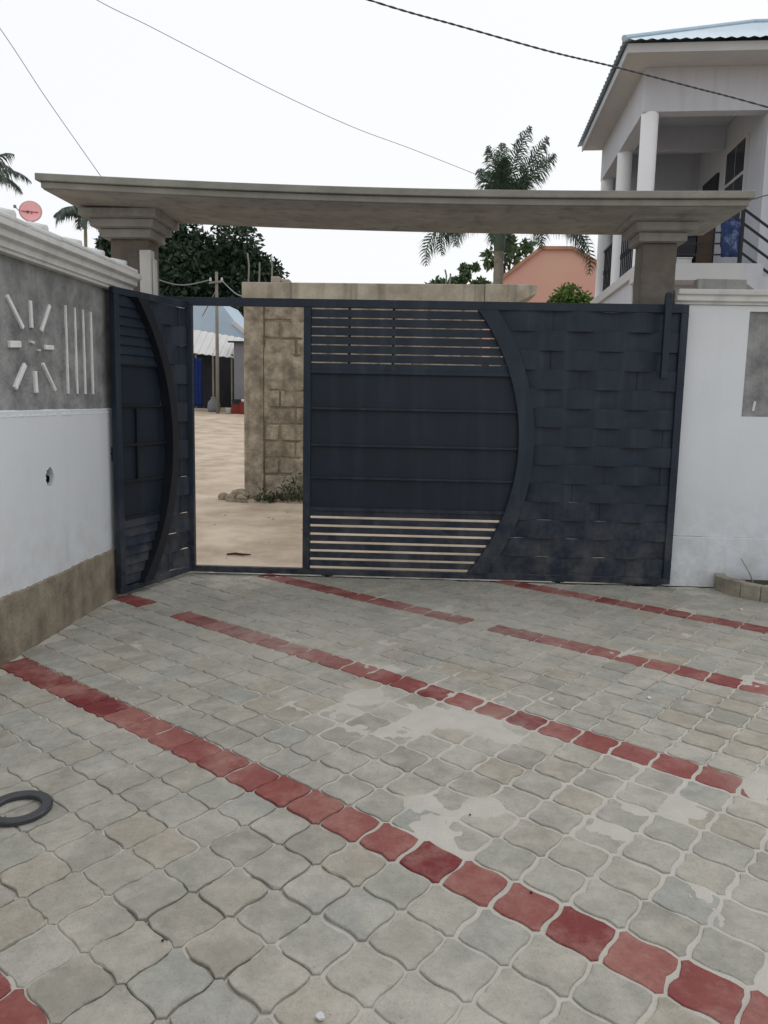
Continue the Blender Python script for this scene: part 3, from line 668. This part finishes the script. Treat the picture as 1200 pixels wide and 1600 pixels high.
for k, (x, y, r_) in enumerate([(-2.72, 10.45, .09), (-2.56, 10.38, .075), (-2.86, 10.55, .07), (-2.63, 10.62, .12)]):
    lab = ['rounded stone, middle of the rubble pile at the foot of the block wall column', 'pale stone in front of the block wall column, nearest of the rubble', 'stone farthest left in the rubble pile by the block wall', 'largest stone leaning on the block wall column'][k]
    put_stone('rubble_stone', (x, y, gz(x, y)+r_*.45), r_, STONE, lab, 'stone', 'rubble at the foot of the block wall', .75)
def scrub(name, loc, rx, ry, h, n, size, m, label):
    pn = []
    for k in range(n):
        a = rng.uniform(0, 6.28); r = math.sqrt(rng.uniform(0, 1)); hh = h*(1-r*r*.8)*rng.uniform(.1, 1)*(1+.4*math.sin(3*a))
        pn.append((np.array([rx*r*math.cos(a), ry*r*math.sin(a), hh]), np.array([math.cos(a)*.5, math.sin(a)*.5, 1.])))
    def later():
        o = link(name, leaf_mesh(name, pn, size, m, .45)); o.location = loc; tag(o, label, 'plant', kind='stuff')
    SCRUB.append(later)
SCRUB = []
scrub('weed_clump', (-1.85, 10.5, gz(-1.85, 10.5)), .40, .12, .30, 420, .06, WEED, 'green weeds growing along the foot of the block wall')
scrub('weed_clump', (-2.28, 10.42, gz(-2.28, 10.42)), .16, .10, .16, 120, .06, WEED, 'small sparse weed beside the block wall column foot')
b = MB(); b.tube([(-.11, 0, .010), (-.03, .012, .016), (.04, .006, .012), (.12, .03, .010)], [.009, .014, .012, .006], 7); o = b.build('driftwood_stick', BARK, None, .003); o.location = (-1.88, 7.42, gz(-1.88, 7.42)+.004); tag(o, 'short dark stick lying on the sand inside the wicket opening', 'stick')
for k in range(9):
    x = random.uniform(-2.9, -1.0); y = random.uniform(7.3, 10.0)
    put_stone('sand_crumb', (x, y, gz(x, y)), random.uniform(.008, .02), STONE, 'little stone lying on the sandy lane beyond the wicket', 'stone', 'little stones on the sandy lane')

# ------------------------------------------------------------------ sheds, pole and goods down the lane
def shed(name, loc, label): return empty(name, loc, 0, label, 'shed')
z0 = gz(-8, 31)
s1 = shed('market_shed', (-8.9, 33, z0), 'far shed with a pale blue sheet metal gable roof under the dark trees')
b = MB(); b.prism([(-2.2, 0), (1.3, 0), (1.3, 2.75), (.95, 2.9), (-.15, 4.3), (-2.2, 4.3)], 0, 3.0); b.build('gable_sheet', SHEDR, s1)
b = MB(); b.bar((.4, -.05, 3.5), (1.25, -.05, 2.80), .16, .05, (0, 1, 0)); b.bar((1.0, -.08, 2.92), (2.2, -.08, 2.90), .10, .05, (0, 1, 0)); b.build('eave_trim', SHEDW, s1)
b = MB(); b.box(1.31, 2.4, .1, 3, 0, 2.75); b.build('side_wall', SHEDR, s1)
s2 = shed('market_shed', (-8.3, 29.5, z0), 'open stall with a white sheet awning roof and dark interior')
mb = MB(); nn = 28
for k in range(nn):
    x = -1.3+k*.13; hz = .02*(k % 2)
    q = .05*k/ nn
    mb.add([(x, -.4, 2.05-.012*k+hz), (x+.13, -.4, 2.05-.012*(k+1)+.02-hz), (x+.13, .9, 2.98-.02*(k+1)+.02-hz), (x, .9, 2.98-.02*k+hz)], [(0, 1, 2, 3)])
o = mb.build('awning_roof', SHEDW, s2); md = o.modifiers.new('th', 'SOLIDIFY'); md.thickness = .02
b = MB(); b.box(-1.3, 2.3, 2.2, 2.3, 0, 2.6); b.build('back_wall', SHEDD, s2); b = MB(); b.box(-1.3, .0, .3, .36, 0, 2.35); b.build('front_boards', SHEDD, s2)
b = MB(); b.box(.75, .82, .3, 2.2, 0, 2.3); b.build('side_boards', SHEDD, s2)
for x in (-.62, .02, .72):
    b = MB(); b.tube([(x, -.3, 0), (x, -.3, 2.0)], .04, 8); b.build('post', POLE, s2)
s3 = shed('market_shed', (-6.9, 28.6, z0), 'grey plastered kiosk with a flat lean-to roof beside the block wall')
b = MB(); b.box(-.45, 2.2, 0, 2, 0, 2.4); b.build('wall', SHEDG, s3); b = MB(); b.prism([(-.2, 2.36), (2.2, 2.5), (2.2, 2.56), (-.2, 2.42)], -.62, 2.3, 'x'); b.build('roof', SHEDD, s3)
b = MB()
nx_, nz_ = 12, 10; vs = [(-.22+.44*i/nx_, .04*math.sin(i*1.7)+.02*math.sin(k), 1.75*k/nz_) for k in range(nz_+1) for i in range(nx_+1)]
fs = [(k*(nx_+1)+i, k*(nx_+1)+i+1, (k+1)*(nx_+1)+i+1, (k+1)*(nx_+1)+i) for k in range(nz_) for i in range(nx_)]
b.add(vs, fs); o = b.build('hanging_tarp', BLUE, None, 0, True); o.location = (-8.86, 29.0, z0+.08); md = o.modifiers.new('th', 'SOLIDIFY'); md.thickness = .01; tag(o, 'deep blue cloth hanging in front of the white-roofed stall', 'cloth')
def jar(name, loc, prof, m, label, cat, group=None):
    b = MB(); b.lathe(prof, 14); o = b.build(name, m, None, 0, True); o.location = loc; return tag(o, label, cat, group)
gzz = lambda x, y: gz(x, y)
jar('white_bucket', (-7.42, 28.1, gzz(-7.42, 28.1)), [(0, 0), (.10, 0), (.13, .2), (.135, .21), (.12, .21), (.09, .02), (0, .02)], CARTON, 'small white bucket on the sand in front of the dark stall', 'bucket')
jar('sack', (-8.15, 28.8, gzz(-8.15, 28.8)), [(0, 0), (.2, 0), (.24, .15), (.22, .35), (.10, .48), (.12, .54), (0, .55)], SHEDG, 'grey tied sack standing left of the utility pole foot', 'sack')
for k, (x, y, w, d, h, m, lab) in enumerate([(-7.05, 28.2, .5, .4, .32, REDG, 'dark red crate of goods on the ground by the grey kiosk'), (-6.82, 28.05, .3, .3, .42, REDG, 'taller reddish carton half hidden by the block wall column'), (-7.2, 28.35, .26, .26, .5, SHEDD, 'black box stacked behind the dark red crate')]):
    b = MB(); b.box(-w/2, w/2, -d/2, d/2, 0, h*.85); b.box(-w/2+.02, w/2-.02, -d/2-.012, -d/2, h*.2, h*.3); b.box(-w/2-.012, w/2+.012, -d/2-.012, d/2+.012, h*.851, h)
    o = b.build('goods_crate', m, None, .01); o.location = (x, y, gzz(x, y)); tag(o, lab, 'crate')
jar('white_pot', (-6.85, 28.0, gzz(-6.85, 28)+.42), [(0, 0), (.07, 0), (.1, .05), (.09, .1), (0, .11)], CARTON, 'small white pot on the reddish carton by the kiosk', 'pot')
up_ = empty('utility_pole', (-7.79, 28, gz(-7.8, 28)), 0, 'slim grey timber utility pole standing in front of the sheds', 'pole')
H_ = 5.78-gz(-7.8, 28)
b = MB(); b.tube([(0, 0, -.1), (0, 0, H_*.5), (0, 0, H_)], [.07, .062, .05], 10); b.build('shaft', POLE, up_, 0, True)
b = MB(); b.bar((-.25, -.05, H_-.38), (.25, -.05, H_-.32), .06, .06); b.build('cross_arm', POLE, up_)
for x in (-.2, .2):
    b = MB(); b.lathe([(0, 0), (.04, .0), (.045, .05), (.03, .08), (.04, .11), (0, .13)], 10, (x, -.05, H_-.32)); b.build('insulator', CARTON, up_)
b = MB(); b.tube([(0, .0, H_-.6), (-.55, .1, H_-1.5)], .018, 6); b.build('stay_brace', POLE, up_)

# ------------------------------------------------------------------ overhead cables
def cable(name, pts, r, label, m=CABLE, twist=False, n=40, sag=0):
    b = MB(); P = [Vector(p) for p in pts]
    def pos(t):
        k = min(int(t*(len(P)-1)), len(P)-2); f = t*(len(P)-1)-k
        p0, p1, p2, p3 = P[max(k-1, 0)], P[k], P[k+1], P[min(k+2, len(P)-1)]
        return .5*((2*p1)+(p2-p0)*f+(2*p0-5*p1+4*p2-p3)*f*f+(3*p1-p0-3*p2+p3)*f**3)
    base = [pos(i/n) for i in range(n+1)]
    if twist:
        for ph in (0, math.pi):
            q = []
            for i, p in enumerate(base): a = i*.9+ph; q.append(p+Vector((0, math.cos(a), math.sin(a)))*r*.8)
            b.tube(q, r, 6)
    else: b.tube(base, r, 6)
    o = b.build(name, m, None, 0, True); return tag(o, label, 'cable')

# ------------------------------------------------------------------ two-storey house at right
FZ = 3.63
hs = empty('two_storey_house', (3.17, 13.4, 0), rad(-2), 'two storey grey house with white veranda columns and hipped metal roof', 'house')
def hb(mb, name, m, bevel=0, parent=None, smooth=False): return mb.build(name, m, parent or hs, bevel, smooth)
# local: x right from the near column, y back
XE, YE, XW = -.50, 4.0, 7.0            # eave line, depth, right end
b = MB(); b.box(-.14, XW, -.12, 3.9, -.1, FZ-.16); hb(b, 'ground_storey', HOUSE)
b = MB(); b.box(-.2, XW, -.18, 3.95, FZ-.159, FZ); hb(b, 'floor_slab', HOUSEL, .01)
for k, y in enumerate((0.02, 2.0, 3.8)):
    b = MB(); b.lathe([(.132, 0), (.132, 1.2), (.132, 2.374)], 20, (0, y, FZ)); hb(b, 'column', COLW, 0, None, True)
b = MB(); b.box(-.13, XW, -.10, .14, 6.0, 6.64); hb(b, 'front_beam', HOUSE)
b = MB(); b.box(-.129, .13, .141, 3.9, 6.0, 6.64); hb(b, 'side_beam', HOUSE)
b = MB(); b.box(.131, 1.74, .141, 3.9, 6.45, 6.6); hb(b, 'veranda_ceiling', HOUSE)
b = MB(); b.box(.131, 1.74, 2.0, 2.18, 6.05, 6.449); hb(b, 'cross_beam', HOUSE)
b = MB(); b.box(1.745, XW, -.098, 3.9, FZ+.001, 5.999); b.box(1.745, XW, .141, 3.9, 5.9991, 6.60); hb(b, 'inner_wall', HOUSE)
b = MB(); b.box(.131, 1.744, 3.7, 3.9, FZ+.001, 6.449); hb(b, 'end_wall', HOUSE)
wd = MB(); wd.box(1.70, 1.744, .72, 1.75, 4.55, 5.92); w_ = hb(wd, 'window', HOUSEL)
for ya, yb in ((.77, 1.21), (1.26, 1.70)):
    for za, zb_ in ((4.6, 5.30), (5.36, 5.87)):
        b = MB(); b.box(1.69, 1.703, ya, yb, za, zb_); hb(b, 'pane', GLASS, 0, w_)
b = MB(); b.box(1.70, 1.743, 2.25, 3.15, FZ+.02, 5.72); d_ = hb(b, 'door', SHEDD); b = MB(); b.box(1.65, 1.70, 2.32, 2.36, 4.6, 4.72); hb(b, 'handle', HOUSEL, 0, d_)
# soffit, fascia, roof
b = MB(); b.box(XE, XW, -.68, 4.0, 6.642, 6.665); hb(b, 'soffit', HOUSEL)
b = MB(); b.box(XE-.02, XW, -.705, -.681, 6.62, 6.745); hb(b, 'fascia', HOUSEL)
b = MB(); b.box(XE-.025, XE-.001, -.68, 4.0, 6.62, 6.745); hb(b, 'fascia', HOUSE)
AX, AY, AZ = 1.95, 1.66, 7.98
def corr(p0, p1, top0, top1, n):
    """corrugated slope between eave p0-p1 and ridge top0-top1"""
    b = MB(); vs = []; fs = []; p0, p1, top0, top1 = map(Vector, (p0, p1, top0, top1)); nr = (p1-p0).cross(top0-p0).normalized()
    if nr.z < 0: nr = -nr
    for k in range(n+1):
        d = nr*(.022 if k % 2 else 0); s_ = k/n
        vs += [p0.lerp(p1, s_)+d, top0.lerp(top1, s_)+d]
        if k: fs.append((2*k-2, 2*k, 2*k+1, 2*k-1))
    b.add(vs, fs); return b
ZE = 6.748
o = hb(corr((XE-.1, -.80, ZE), (XW, -.80, ZE), (AX, AY, AZ), (XW, AY, AZ), 96), 'roof_sheet', ROOF)
o = hb(corr((XE-.1, 4.12, ZE), (XE-.1, -.80, ZE), (AX, AY, AZ), (AX, AY, AZ), 60), 'roof_sheet', ROOF)
o = hb(corr((XE-.1, 4.12, ZE), (XW, 4.12, ZE), (AX, AY, AZ), (XW, AY, AZ), 90), 'roof_sheet', ROOF)
b = MB(); b.tube([(XE-.1, -.80, ZE+.03), (AX, AY, AZ+.03), (XW, AY, AZ+.03)], .045, 8); hb(b, 'ridge_cap', ROOF)
# veranda rails between the columns
for ya, yb in ((.17, 1.85), (2.15, 3.66)):
    b = MB(); b.bar((0, ya, FZ+.95), (0, yb, FZ+.95), .05, .04); b.bar((0, ya, FZ+.12), (0, yb, FZ+.12), .04, .03); r_ = hb(b, 'veranda_rail', BLACKM)
    y = ya+.08
    while y < yb:
        b = MB(); b.bar((0, y, FZ+.13), (0, y, FZ+.93), .022, .022, (1, 0, 0)); b.box(-.02, .02, y-.02, y+.02, FZ+.48, FZ+.56); hb(b, 'baluster', BLACKM, 0, r_); y += .17
# landing and stair flight with a four-bar rail
b = MB(); b.box(-.2, 1.36, -.75, -.181, FZ-.25, FZ-.002); hb(b, 'landing', HOUSEL)
n = 12; b = MB(); poly = []
for k in range(n): poly += [(1.362+k*.27, FZ-.002-k*.19), (1.362+(k+1)*.27, FZ-.002-k*.19)]
poly += [(1.362+n*.27, FZ-n*.19-.1), (1.362+n*.27-.3, FZ-n*.19-.1), (1.362, FZ-.26)]
b.prism(poly, -.74, -.182); hb(b, 'stair_flight', HOUSE)
rl = MB(); rl.box(1.27, 1.32, -.72, -.67, FZ-.03, 4.46); rail = hb(rl, 'stair_rail', BLACKM)
for k, zz_ in enumerate((4.42, 4.22, 4.00, 3.80)):
    b = MB(); b.bar((1.295, -.695, zz_), (1.295+3.0, -.695, zz_-2.11), .03, .03); hb(b, 'rail_bar', BLACKM, 0, rail)
    zh = (4.24, 4.08, 3.92, 3.76)[k]; b = MB(); b.bar((.25, -.69, zh), (1.268, -.69, zh), .022, .022); hb(b, 'rail_bar', BLACKM, 0, rail)
for x in (.25, 2.6, 3.9):
    zb_ = FZ-.03 if x < 1 else FZ-(x-1.3)*.70-.05; b = MB(); b.bar((x, -.695, zb_), (x, -.695, zb_+(.66 if x < 1 else .95)), .035, .035, (1, 0, 0)); hb(b, 'rail_post', BLACKM, 0, rail)
def hpt(x, y, z):
    a = rad(-2); return (3.17+x*math.cos(a)-y*math.sin(a), 13.4+x*math.sin(a)+y*math.cos(a), z)
def thing_box(name, loc, w, d, h, m, label, cat):
    b = MB(); b.box(-w/2, w/2, -d/2, d/2, .03, h-.02); b.box(-w/2-.012, w/2+.012, -d/2-.012, d/2+.012, h-.019, h)
    for sx in (-1, 1):
        for sy in (-1, 1): b.box(sx*(w/2-.02)-.018, sx*(w/2-.02)+.018, sy*(d/2-.02)-.018, sy*(d/2-.02)+.018, 0, .029)
    o = b.build(name, m, None, .006); o.location = loc; o.rotation_euler = (0, 0, rad(-2)); return tag(o, label, cat)
thing_box('black_chest', hpt(.62, .0, FZ+.19), .34, .3, .32, BLACKM, 'black chest raised on a pale box on the house veranda', 'chest')
thing_box('pale_box', hpt(.64, .0, FZ+.001), .22, .26, .188, CARTON, 'pale box under the black chest on the house veranda', 'box')
thing_box('brown_cabinet', hpt(.93, .02, FZ+.001), .24, .3, .68, WOOD, 'dark brown cabinet next to the black chest on the veranda', 'cabinet')
b = MB(); nx_, nz_ = 14, 16; vs = []
for k in range(nz_+1):
    for i in range(nx_+1):
        u_ = i/nx_; t_ = k/nz_; y = (-.03 if k < 8 else .03); fold = .012*math.sin(u_*14+k*.3)
        zz_ = -abs(t_-.5)*2*(.55 if k < 8 else .4)+.02; vs.append(((u_-.5)*.28*(1-.25*abs(t_-.5)), y*min(1, abs(k-8)/1.5)+fold, zz_))
fs = [(k*(nx_+1)+i, k*(nx_+1)+i+1, (k+1)*(nx_+1)+i+1, (k+1)*(nx_+1)+i) for k in range(nz_) for i in range(nx_)]
b.add(vs, fs); o = b.build('hanging_cloth', DENIM, None, 0, True); o.location = hpt(1.13, -.695, 4.25); o.rotation_euler = (0, 0, rad(-2)); md = o.modifiers.new('th', 'SOLIDIFY'); md.thickness = .008; tag(o, 'blue patterned cloth hung over the landing rail of the house', 'cloth')

# ------------------------------------------------------------------ pink house
ph = empty('pink_house', (3.2, 24, 1), 0, 'salmon pink house with a clipped gable behind the palm', 'house')
b = MB(); b.prism([(-2.2, -1.2), (1.34, -1.2), (1.30, 4.45), (.53, 4.88), (-.38, 4.88), (-1.54, 3.97), (-2.2, 3.5)], 0, 6); b.build('gable_wall', PINK, ph)
b = MB()
for a, c in [((-2.3, 3.46), (-1.54, 3.99)), ((-1.54, 3.99), (-.38, 4.90)), ((-.38, 4.90), (.53, 4.90)), ((.53, 4.90), (1.36, 4.44))]:
    b.bar((a[0], -.04, a[1]+.02), (c[0], -.04, c[1]+.02), .09, .12, (0, 1, 0))
b.build('verge_trim', mat('pink_trim', srgb(170, 128, 106), .85), ph)
b = MB(); b.box(-2.25, -1.2, -.06, -.001, -.2, 1.6); b.build('door_panel', WOOD, ph)

# ------------------------------------------------------------------ vegetation
def leaf_mesh(name, pts_n, size, m, asp=.5, droop=.0):
    """one small pointed quad per (point, outward)"""
    n = len(pts_n); v = np.empty((n, 4, 3)); P_ = np.array([p for p, d in pts_n]); D = np.array([d for p, d in pts_n])
    D = D+rng.normal(0, .6, D.shape); D[:, 2] -= droop; D /= np.linalg.norm(D, axis=1)[:, None]+1e-9
    Rn = rng.normal(0, 1, D.shape); Sd = np.cross(D, Rn); Sd /= np.linalg.norm(Sd, axis=1)[:, None]+1e-9
    s_ = size*rng.uniform(.6, 1.3, (n, 1))
    v[:, 0] = P_-D*s_*.5; v[:, 1] = P_+Sd*s_*asp*.5; v[:, 2] = P_+D*s_*.6; v[:, 3] = P_-Sd*s_*asp*.5
    me = bpy.data.meshes.new(name); me.vertices.add(4*n); me.vertices.foreach_set('co', v.astype(np.float32).ravel())
    me.loops.add(4*n); me.loops.foreach_set('vertex_index', np.arange(4*n, dtype=np.int32)); me.polygons.add(n)
    me.polygons.foreach_set('loop_start', np.arange(0, 4*n, 4, dtype=np.int32)); me.polygons.foreach_set('loop_total', np.full(n, 4, np.int32))
    me.update(calc_edges=True); me.materials.append(m); return me
for f_ in SCRUB: f_()
def broad_tree(name, base, top, rx, ry, rz_, nclump, per, size, m, label, group=None, cr=.32, trunk_r=.25, cat='tree'):
    root = empty(name, base, 0, label, cat, group); H = top-base[2]; cz = H-rz_
    cl = []
    for k in range(nclump):
        d = rng.normal(0, 1, 3); d /= np.linalg.norm(d); r = rng.uniform(.35, .86)
        if d[2] < -.5: d[2] *= -.6
        cl.append((np.array([d[0]*rx*r, d[1]*ry*r, cz+d[2]*rz_*r]), rng.uniform(.7, 1.3)*cr*min(rx, rz_)))
    pn = []
    for c, r in cl:
        q = rng.normal(0, 1, (per, 3)); q /= np.linalg.norm(q, axis=1)[:, None]; rr = r*rng.uniform(.5, 1.05, (per, 1))
        pn += [(c+a*b_, a) for a, b_ in zip(q, rr)]
    link('crown', leaf_mesh('crown', pn, size, m, .55, .3), root)
    b = MB(); b.tube([(0, 0, -.2), (.05, 0, cz*.5), (.1, .05, cz)], [trunk_r, trunk_r*.75, trunk_r*.5], 10)
    for c, r in cl[:7]: b.tube([(.06, .02, cz*.65), tuple(np.array([.06, .02, cz*.65])*.4+c*.6), tuple(c)], [trunk_r*.4, trunk_r*.25, trunk_r*.08], 6)
    b.build('trunk', BARK, root, 0, True); return root
gm = 'dark mango trees behind the sheds'
broad_tree('mango_tree', (-13.6, 40, 1.2), 11.0, 2.9, 2.6, 4.4, 70, 420, .27, MANGO, 'dark dense mango tree just right of the left gate pillar', gm, .34, .3)
broad_tree('mango_tree', (-10.5, 41.5, 1.2), 11.0, 2.6, 2.6, 4.8, 70, 420, .27, MANGO, 'round-topped dark mango tree between the utility pole and the block wall', gm, .34, .3)
broad_tree('mango_tree', (-16.9, 41, 1.2), 10.1, 1.7, 2.2, 3.6, 40, 320, .27, MANGO, 'dark mango tree showing left of the left gate pillar', gm, .34, .25)
broad_tree('mango_tree', (-11.9, 43, 1.2), 9.6, 3.4, 2.0, 3.8, 60, 340, .28, MANGO, 'dark tree filling the gap between the two round mango crowns', gm, .34, .25)
broad_tree('leafy_tree', (-.0, 26, .9), 5.95, .62, .7, 1.5, 22, 120, .17, BUSHL, 'light green bushy tree left of the palm trunk above the block wall', None, .42, .06)
broad_tree('leafy_tree', (.62, 27, .9), 6.45, .40, .6, 1.7, 16, 120, .17, BUSHL, 'slim upright tree peaking between bushy tree and palm trunk', None, .45, .05)
broad_tree('leafy_tree', (1.22, 26.5, .9), 6.2, .40, .6, 1.5, 14, 110, .17, BUSHL, 'small dark green tree touching the palm trunk on its left', None, .45, .05)
broad_tree('leafy_tree', (2.35, 30, .9), 9.25, .95, .7, 2.2, 12, 60, .26, BUSHL, 'leafy tree top peeping over the canopy right of the palm', None, .36, .07)
broad_tree('lime_shrub', (3.1, 20, .55), 4.36, .58, .5, .7, 44, 170, .085, LIME, 'small bright green shrub in front of the pink house', None, .4, .04, 'shrub')

def frond(b, base, az, L, el0, droop, leaflet, n=34, plume=False, width=.03):
    """feather leaf; el0 start elevation, droop total bend"""
    p = Vector(base); pts = [p.copy()]; el = el0; ds = L/n
    for k in range(n):
        el -= droop/n*(.5+1.0*k/n); p = p+Vector((math.cos(az)*math.cos(el), math.sin(az)*math.cos(el), math.sin(el)))*ds; pts.append(p.copy())
    b.tube(pts[::4]+[pts[-1]], [max(.008, .022*(1-i/10)) for i in range(len(pts[::4])+1)], 5)
    for k in range(3, n+1):
        s_ = k/n; t = (pts[k]-pts[k-1]).normalized(); sd = t.cross(Vector((0, 0, 1)));
        sd = sd.normalized() if sd.length > 1e-3 else Vector((1, 0, 0)); uu = sd.cross(t)
        ll = leaflet*(math.sin(math.pi*min(1, .12+s_*.86))**.6)*random.uniform(.8, 1.15)
        for q in range(11 if plume else 2):
            if plume: a = random.uniform(0, 6.28); d = sd*math.cos(a)+uu*math.sin(a)+t*.7
            else: d = sd*(1 if q else -1)+t*.6-Vector((0, 0, random.uniform(.2, .9)))
            d.normalize(); w = t*width*random.uniform(.7, 1.2); e = pts[k]+d*ll+Vector((0, 0, -random.uniform(.2, .7)*ll)); mid = pts[k]+d*ll*.55
            b.add([pts[k]-w*.5, pts[k]+w*.5, mid+w*.5, mid-w*.5, e], [(0, 1, 2, 3), (3, 2, 4)])
def palm(name, base, H, fr, leafm, label, trunk_r, plume, leaflet, width, lean=(0, 0), group=None, shaft=0):
    root = empty(name, base, 0, label, 'palm', group)
    b = MB(); pts = []; rs = []; n = 26
    for k in range(n+1): 
        s_ = k/n; pts.append((lean[0]*s_*s_, lean[1]*s_*s_, -.2+(H+.2)*s_)); rs.append(trunk_r*(1.25-.45*s_)*(1.05 if k % 2 else .97))
    b.tube(pts, rs, 10); b.build('trunk', TRUNK, root, 0, True)
    if shaft:
        b = MB(); b.tube([(lean[0], lean[1], H-.05), (lean[0], lean[1], H+shaft*.5), (lean[0], lean[1], H+shaft)], [trunk_r*.95, trunk_r*1.05, trunk_r*.45], 10); b.build('crown_shaft', mat('crown_shaft', srgb(92, 108, 96), .6), root, 0, True)
    for az, L, el, dr_ in fr:
        b = MB(); frond(b, (lean[0], lean[1], H+shaft*.8), az, L, el, dr_, leaflet, 34, plume, width)
        me = bpy.data.meshes.new('frond'); me.from_pydata(b.v, [], b.f); me.materials.append(leafm); link('frond', me, root)
    return root
R_ = rad
palm('foxtail_palm', (1.13, 16.6, gz(1.1, 16.6)), 4.55-gz(1.1, 16.6), [(R_(175), 1.75, R_(97), R_(-22)), (R_(185), 1.35, R_(88), R_(25)), (R_(90), 1.55, R_(84), R_(20)), (R_(8), 1.75, R_(64), R_(8)), (R_(-15), 1.5, R_(60), R_(30)), (R_(150), 1.1, R_(78), R_(40)), (R_(30), 1.0, R_(70), R_(40)), (R_(-90), 1.1, R_(80), R_(40)),
     (R_(188), 2.1, R_(16), R_(118)), (R_(178), 1.7, R_(22), R_(130)), (R_(-4), 2.5, R_(18), R_(118)), (R_(2), 2.1, R_(25), R_(110)), (R_(-100), 1.7, R_(15), R_(110)), (R_(80), 1.7, R_(20), R_(110)), (R_(-50), 1.6, R_(15), R_(115)), (R_(215), 1.5, R_(15), R_(110))],
     PALML, 'feathery foxtail palm rising behind the canopy in front of the pink house', .115, True, .33, .020, (0, 0), None, .75)
fr = [(R_(a+random.uniform(-8, 8)), random.uniform(3.0, 3.8), R_(random.uniform(20, 75)), R_(random.uniform(80, 125))) for a in range(0, 360, 24)]
palm('coconut_palm', (-35.0, 60, 1.2), 16.3, fr, COCO, 'tall coconut palm cut by the left edge of the picture', .16, False, .85, .10, (.8, 0))
fr = [(R_(a+random.uniform(-8, 8)), random.uniform(2.8, 3.4), R_(random.uniform(5, 60)), R_(random.uniform(90, 130))) for a in range(0, 360, 26)]
palm('coconut_palm', (-31.1, 70, 1.2), 15.6, fr, COCO, 'distant coconut palm under the left end of the canopy', .17, False, .9, .12, (.1, 0))

# ------------------------------------------------------------------ satellite dish on a mast behind the left wall
ds = empty('satellite_dish', (-11.53, 22.5, .7), 0, 'pink red satellite dish above the left wall coping', 'dish')
sdz = 5.83
b = MB(); b.lathe([(0, -.06), (.12, -.054), (.22, -.034), (.30, 0), (.305, .004), (.22, -.026), (.12, -.046), (0, -.052)], 36)
dish = b.build('reflector', REDP, ds, 0, True); dish.location = (0, 0, sdz); dish.rotation_euler = (rad(78), 0, rad(20))
b = MB(); b.tube([(-.24, 0, -.02), (-.1, 0, -.02), (.2, 0, -.02)], .012, 6); b.build('print_bar', REDL, dish); b = MB(); b.lathe([(.022, 0), (.036, 0), (.036, .008), (.022, .008)], 16, (-.08, 0, -.042), True); b.build('print_ring', mat('dish_mark', srgb(60, 40, 60)), dish)
b = MB(); b.tube([(-.3, 0, 0), (-.36, 0, .22)], .012, 6); b.box(-.40, -.33, -.03, .03, .2, .28); b.build('feed_arm', SHEDG, dish)
b = MB(); b.tube([(0, .1, 0), (0, .1, sdz-.25), (0, .06, sdz-.02)], .03, 8); b.build('mast', POLE, ds)
# cables last: they hang in front of house and sky
CAB1 = [(-2.49, 8.2, 5.85), (-0.79, 8.6, 5.47), (0.12, 8.9, 5.35), (1.09, 9.2, 5.22), (1.83, 9.5, 5.18), (2.75, 9.8, 5.08), (3.73, 10.1, 4.96), (6.35, 10.8, 4.54)]
CAB2 = [(-5.15, 10.5, 6.85), (-4.63, 11.0, 6.63), (-4.13, 11.5, 6.53), (-3.57, 12.0, 6.39), (-2.62, 12.8, 6.14), (-1.55, 13.8, 5.95), (-0.53, 15.0, 5.93), (1.01, 16.5, 5.78)]
CAB3 = [(-5.81, 9.0, 6.67), (-5.41, 10.0, 5.85), (-5.13, 10.5, 5.26), (-4.79, 11.0, 4.63), (-4.61, 11.3, 4.29)]
CAB4 = [(2.9, 9.5, 3.74), (3.57, 10.0, 3.91), (3.92, 10.4, 4.06), (5.07, 11.5, 4.53)]
cable('overhead_cable', CAB1, .0062, 'thick twisted dark cable crossing in front of the grey house roof', CABLE, True, 240)
cable('overhead_cable', CAB2, .005, 'thin pale cable slanting down the sky to the foxtail palm', mat('cable_pale', srgb(158, 160, 164), .6), False, 60)
cable('overhead_cable', CAB3, .005, 'thin cable in the upper left corner running down behind the canopy', MATS['cable_pale'], False, 40)
cable('service_cable', [(-12.9, 31.5, 7.0), (-11.2, 30.3, 6.05), (-9.5, 29.1, 5.48), (-7.99, 27.95, 5.5)], .022, 'pale drooping cable from the mango tree to the utility pole', SHEDG, False, 30)
cable('service_cable', [(-7.59, 27.95, 5.48), (-6.1, 24, 4.55), (-4.7, 19.8, 3.92)], .018, 'thin cable from the utility pole down behind the block wall', SHEDG, False, 30)
cable('overhead_cable', CAB4, .008, 'thin dark cable leaving the right end of the canopy towards the house stair', CABLE, False, 30)
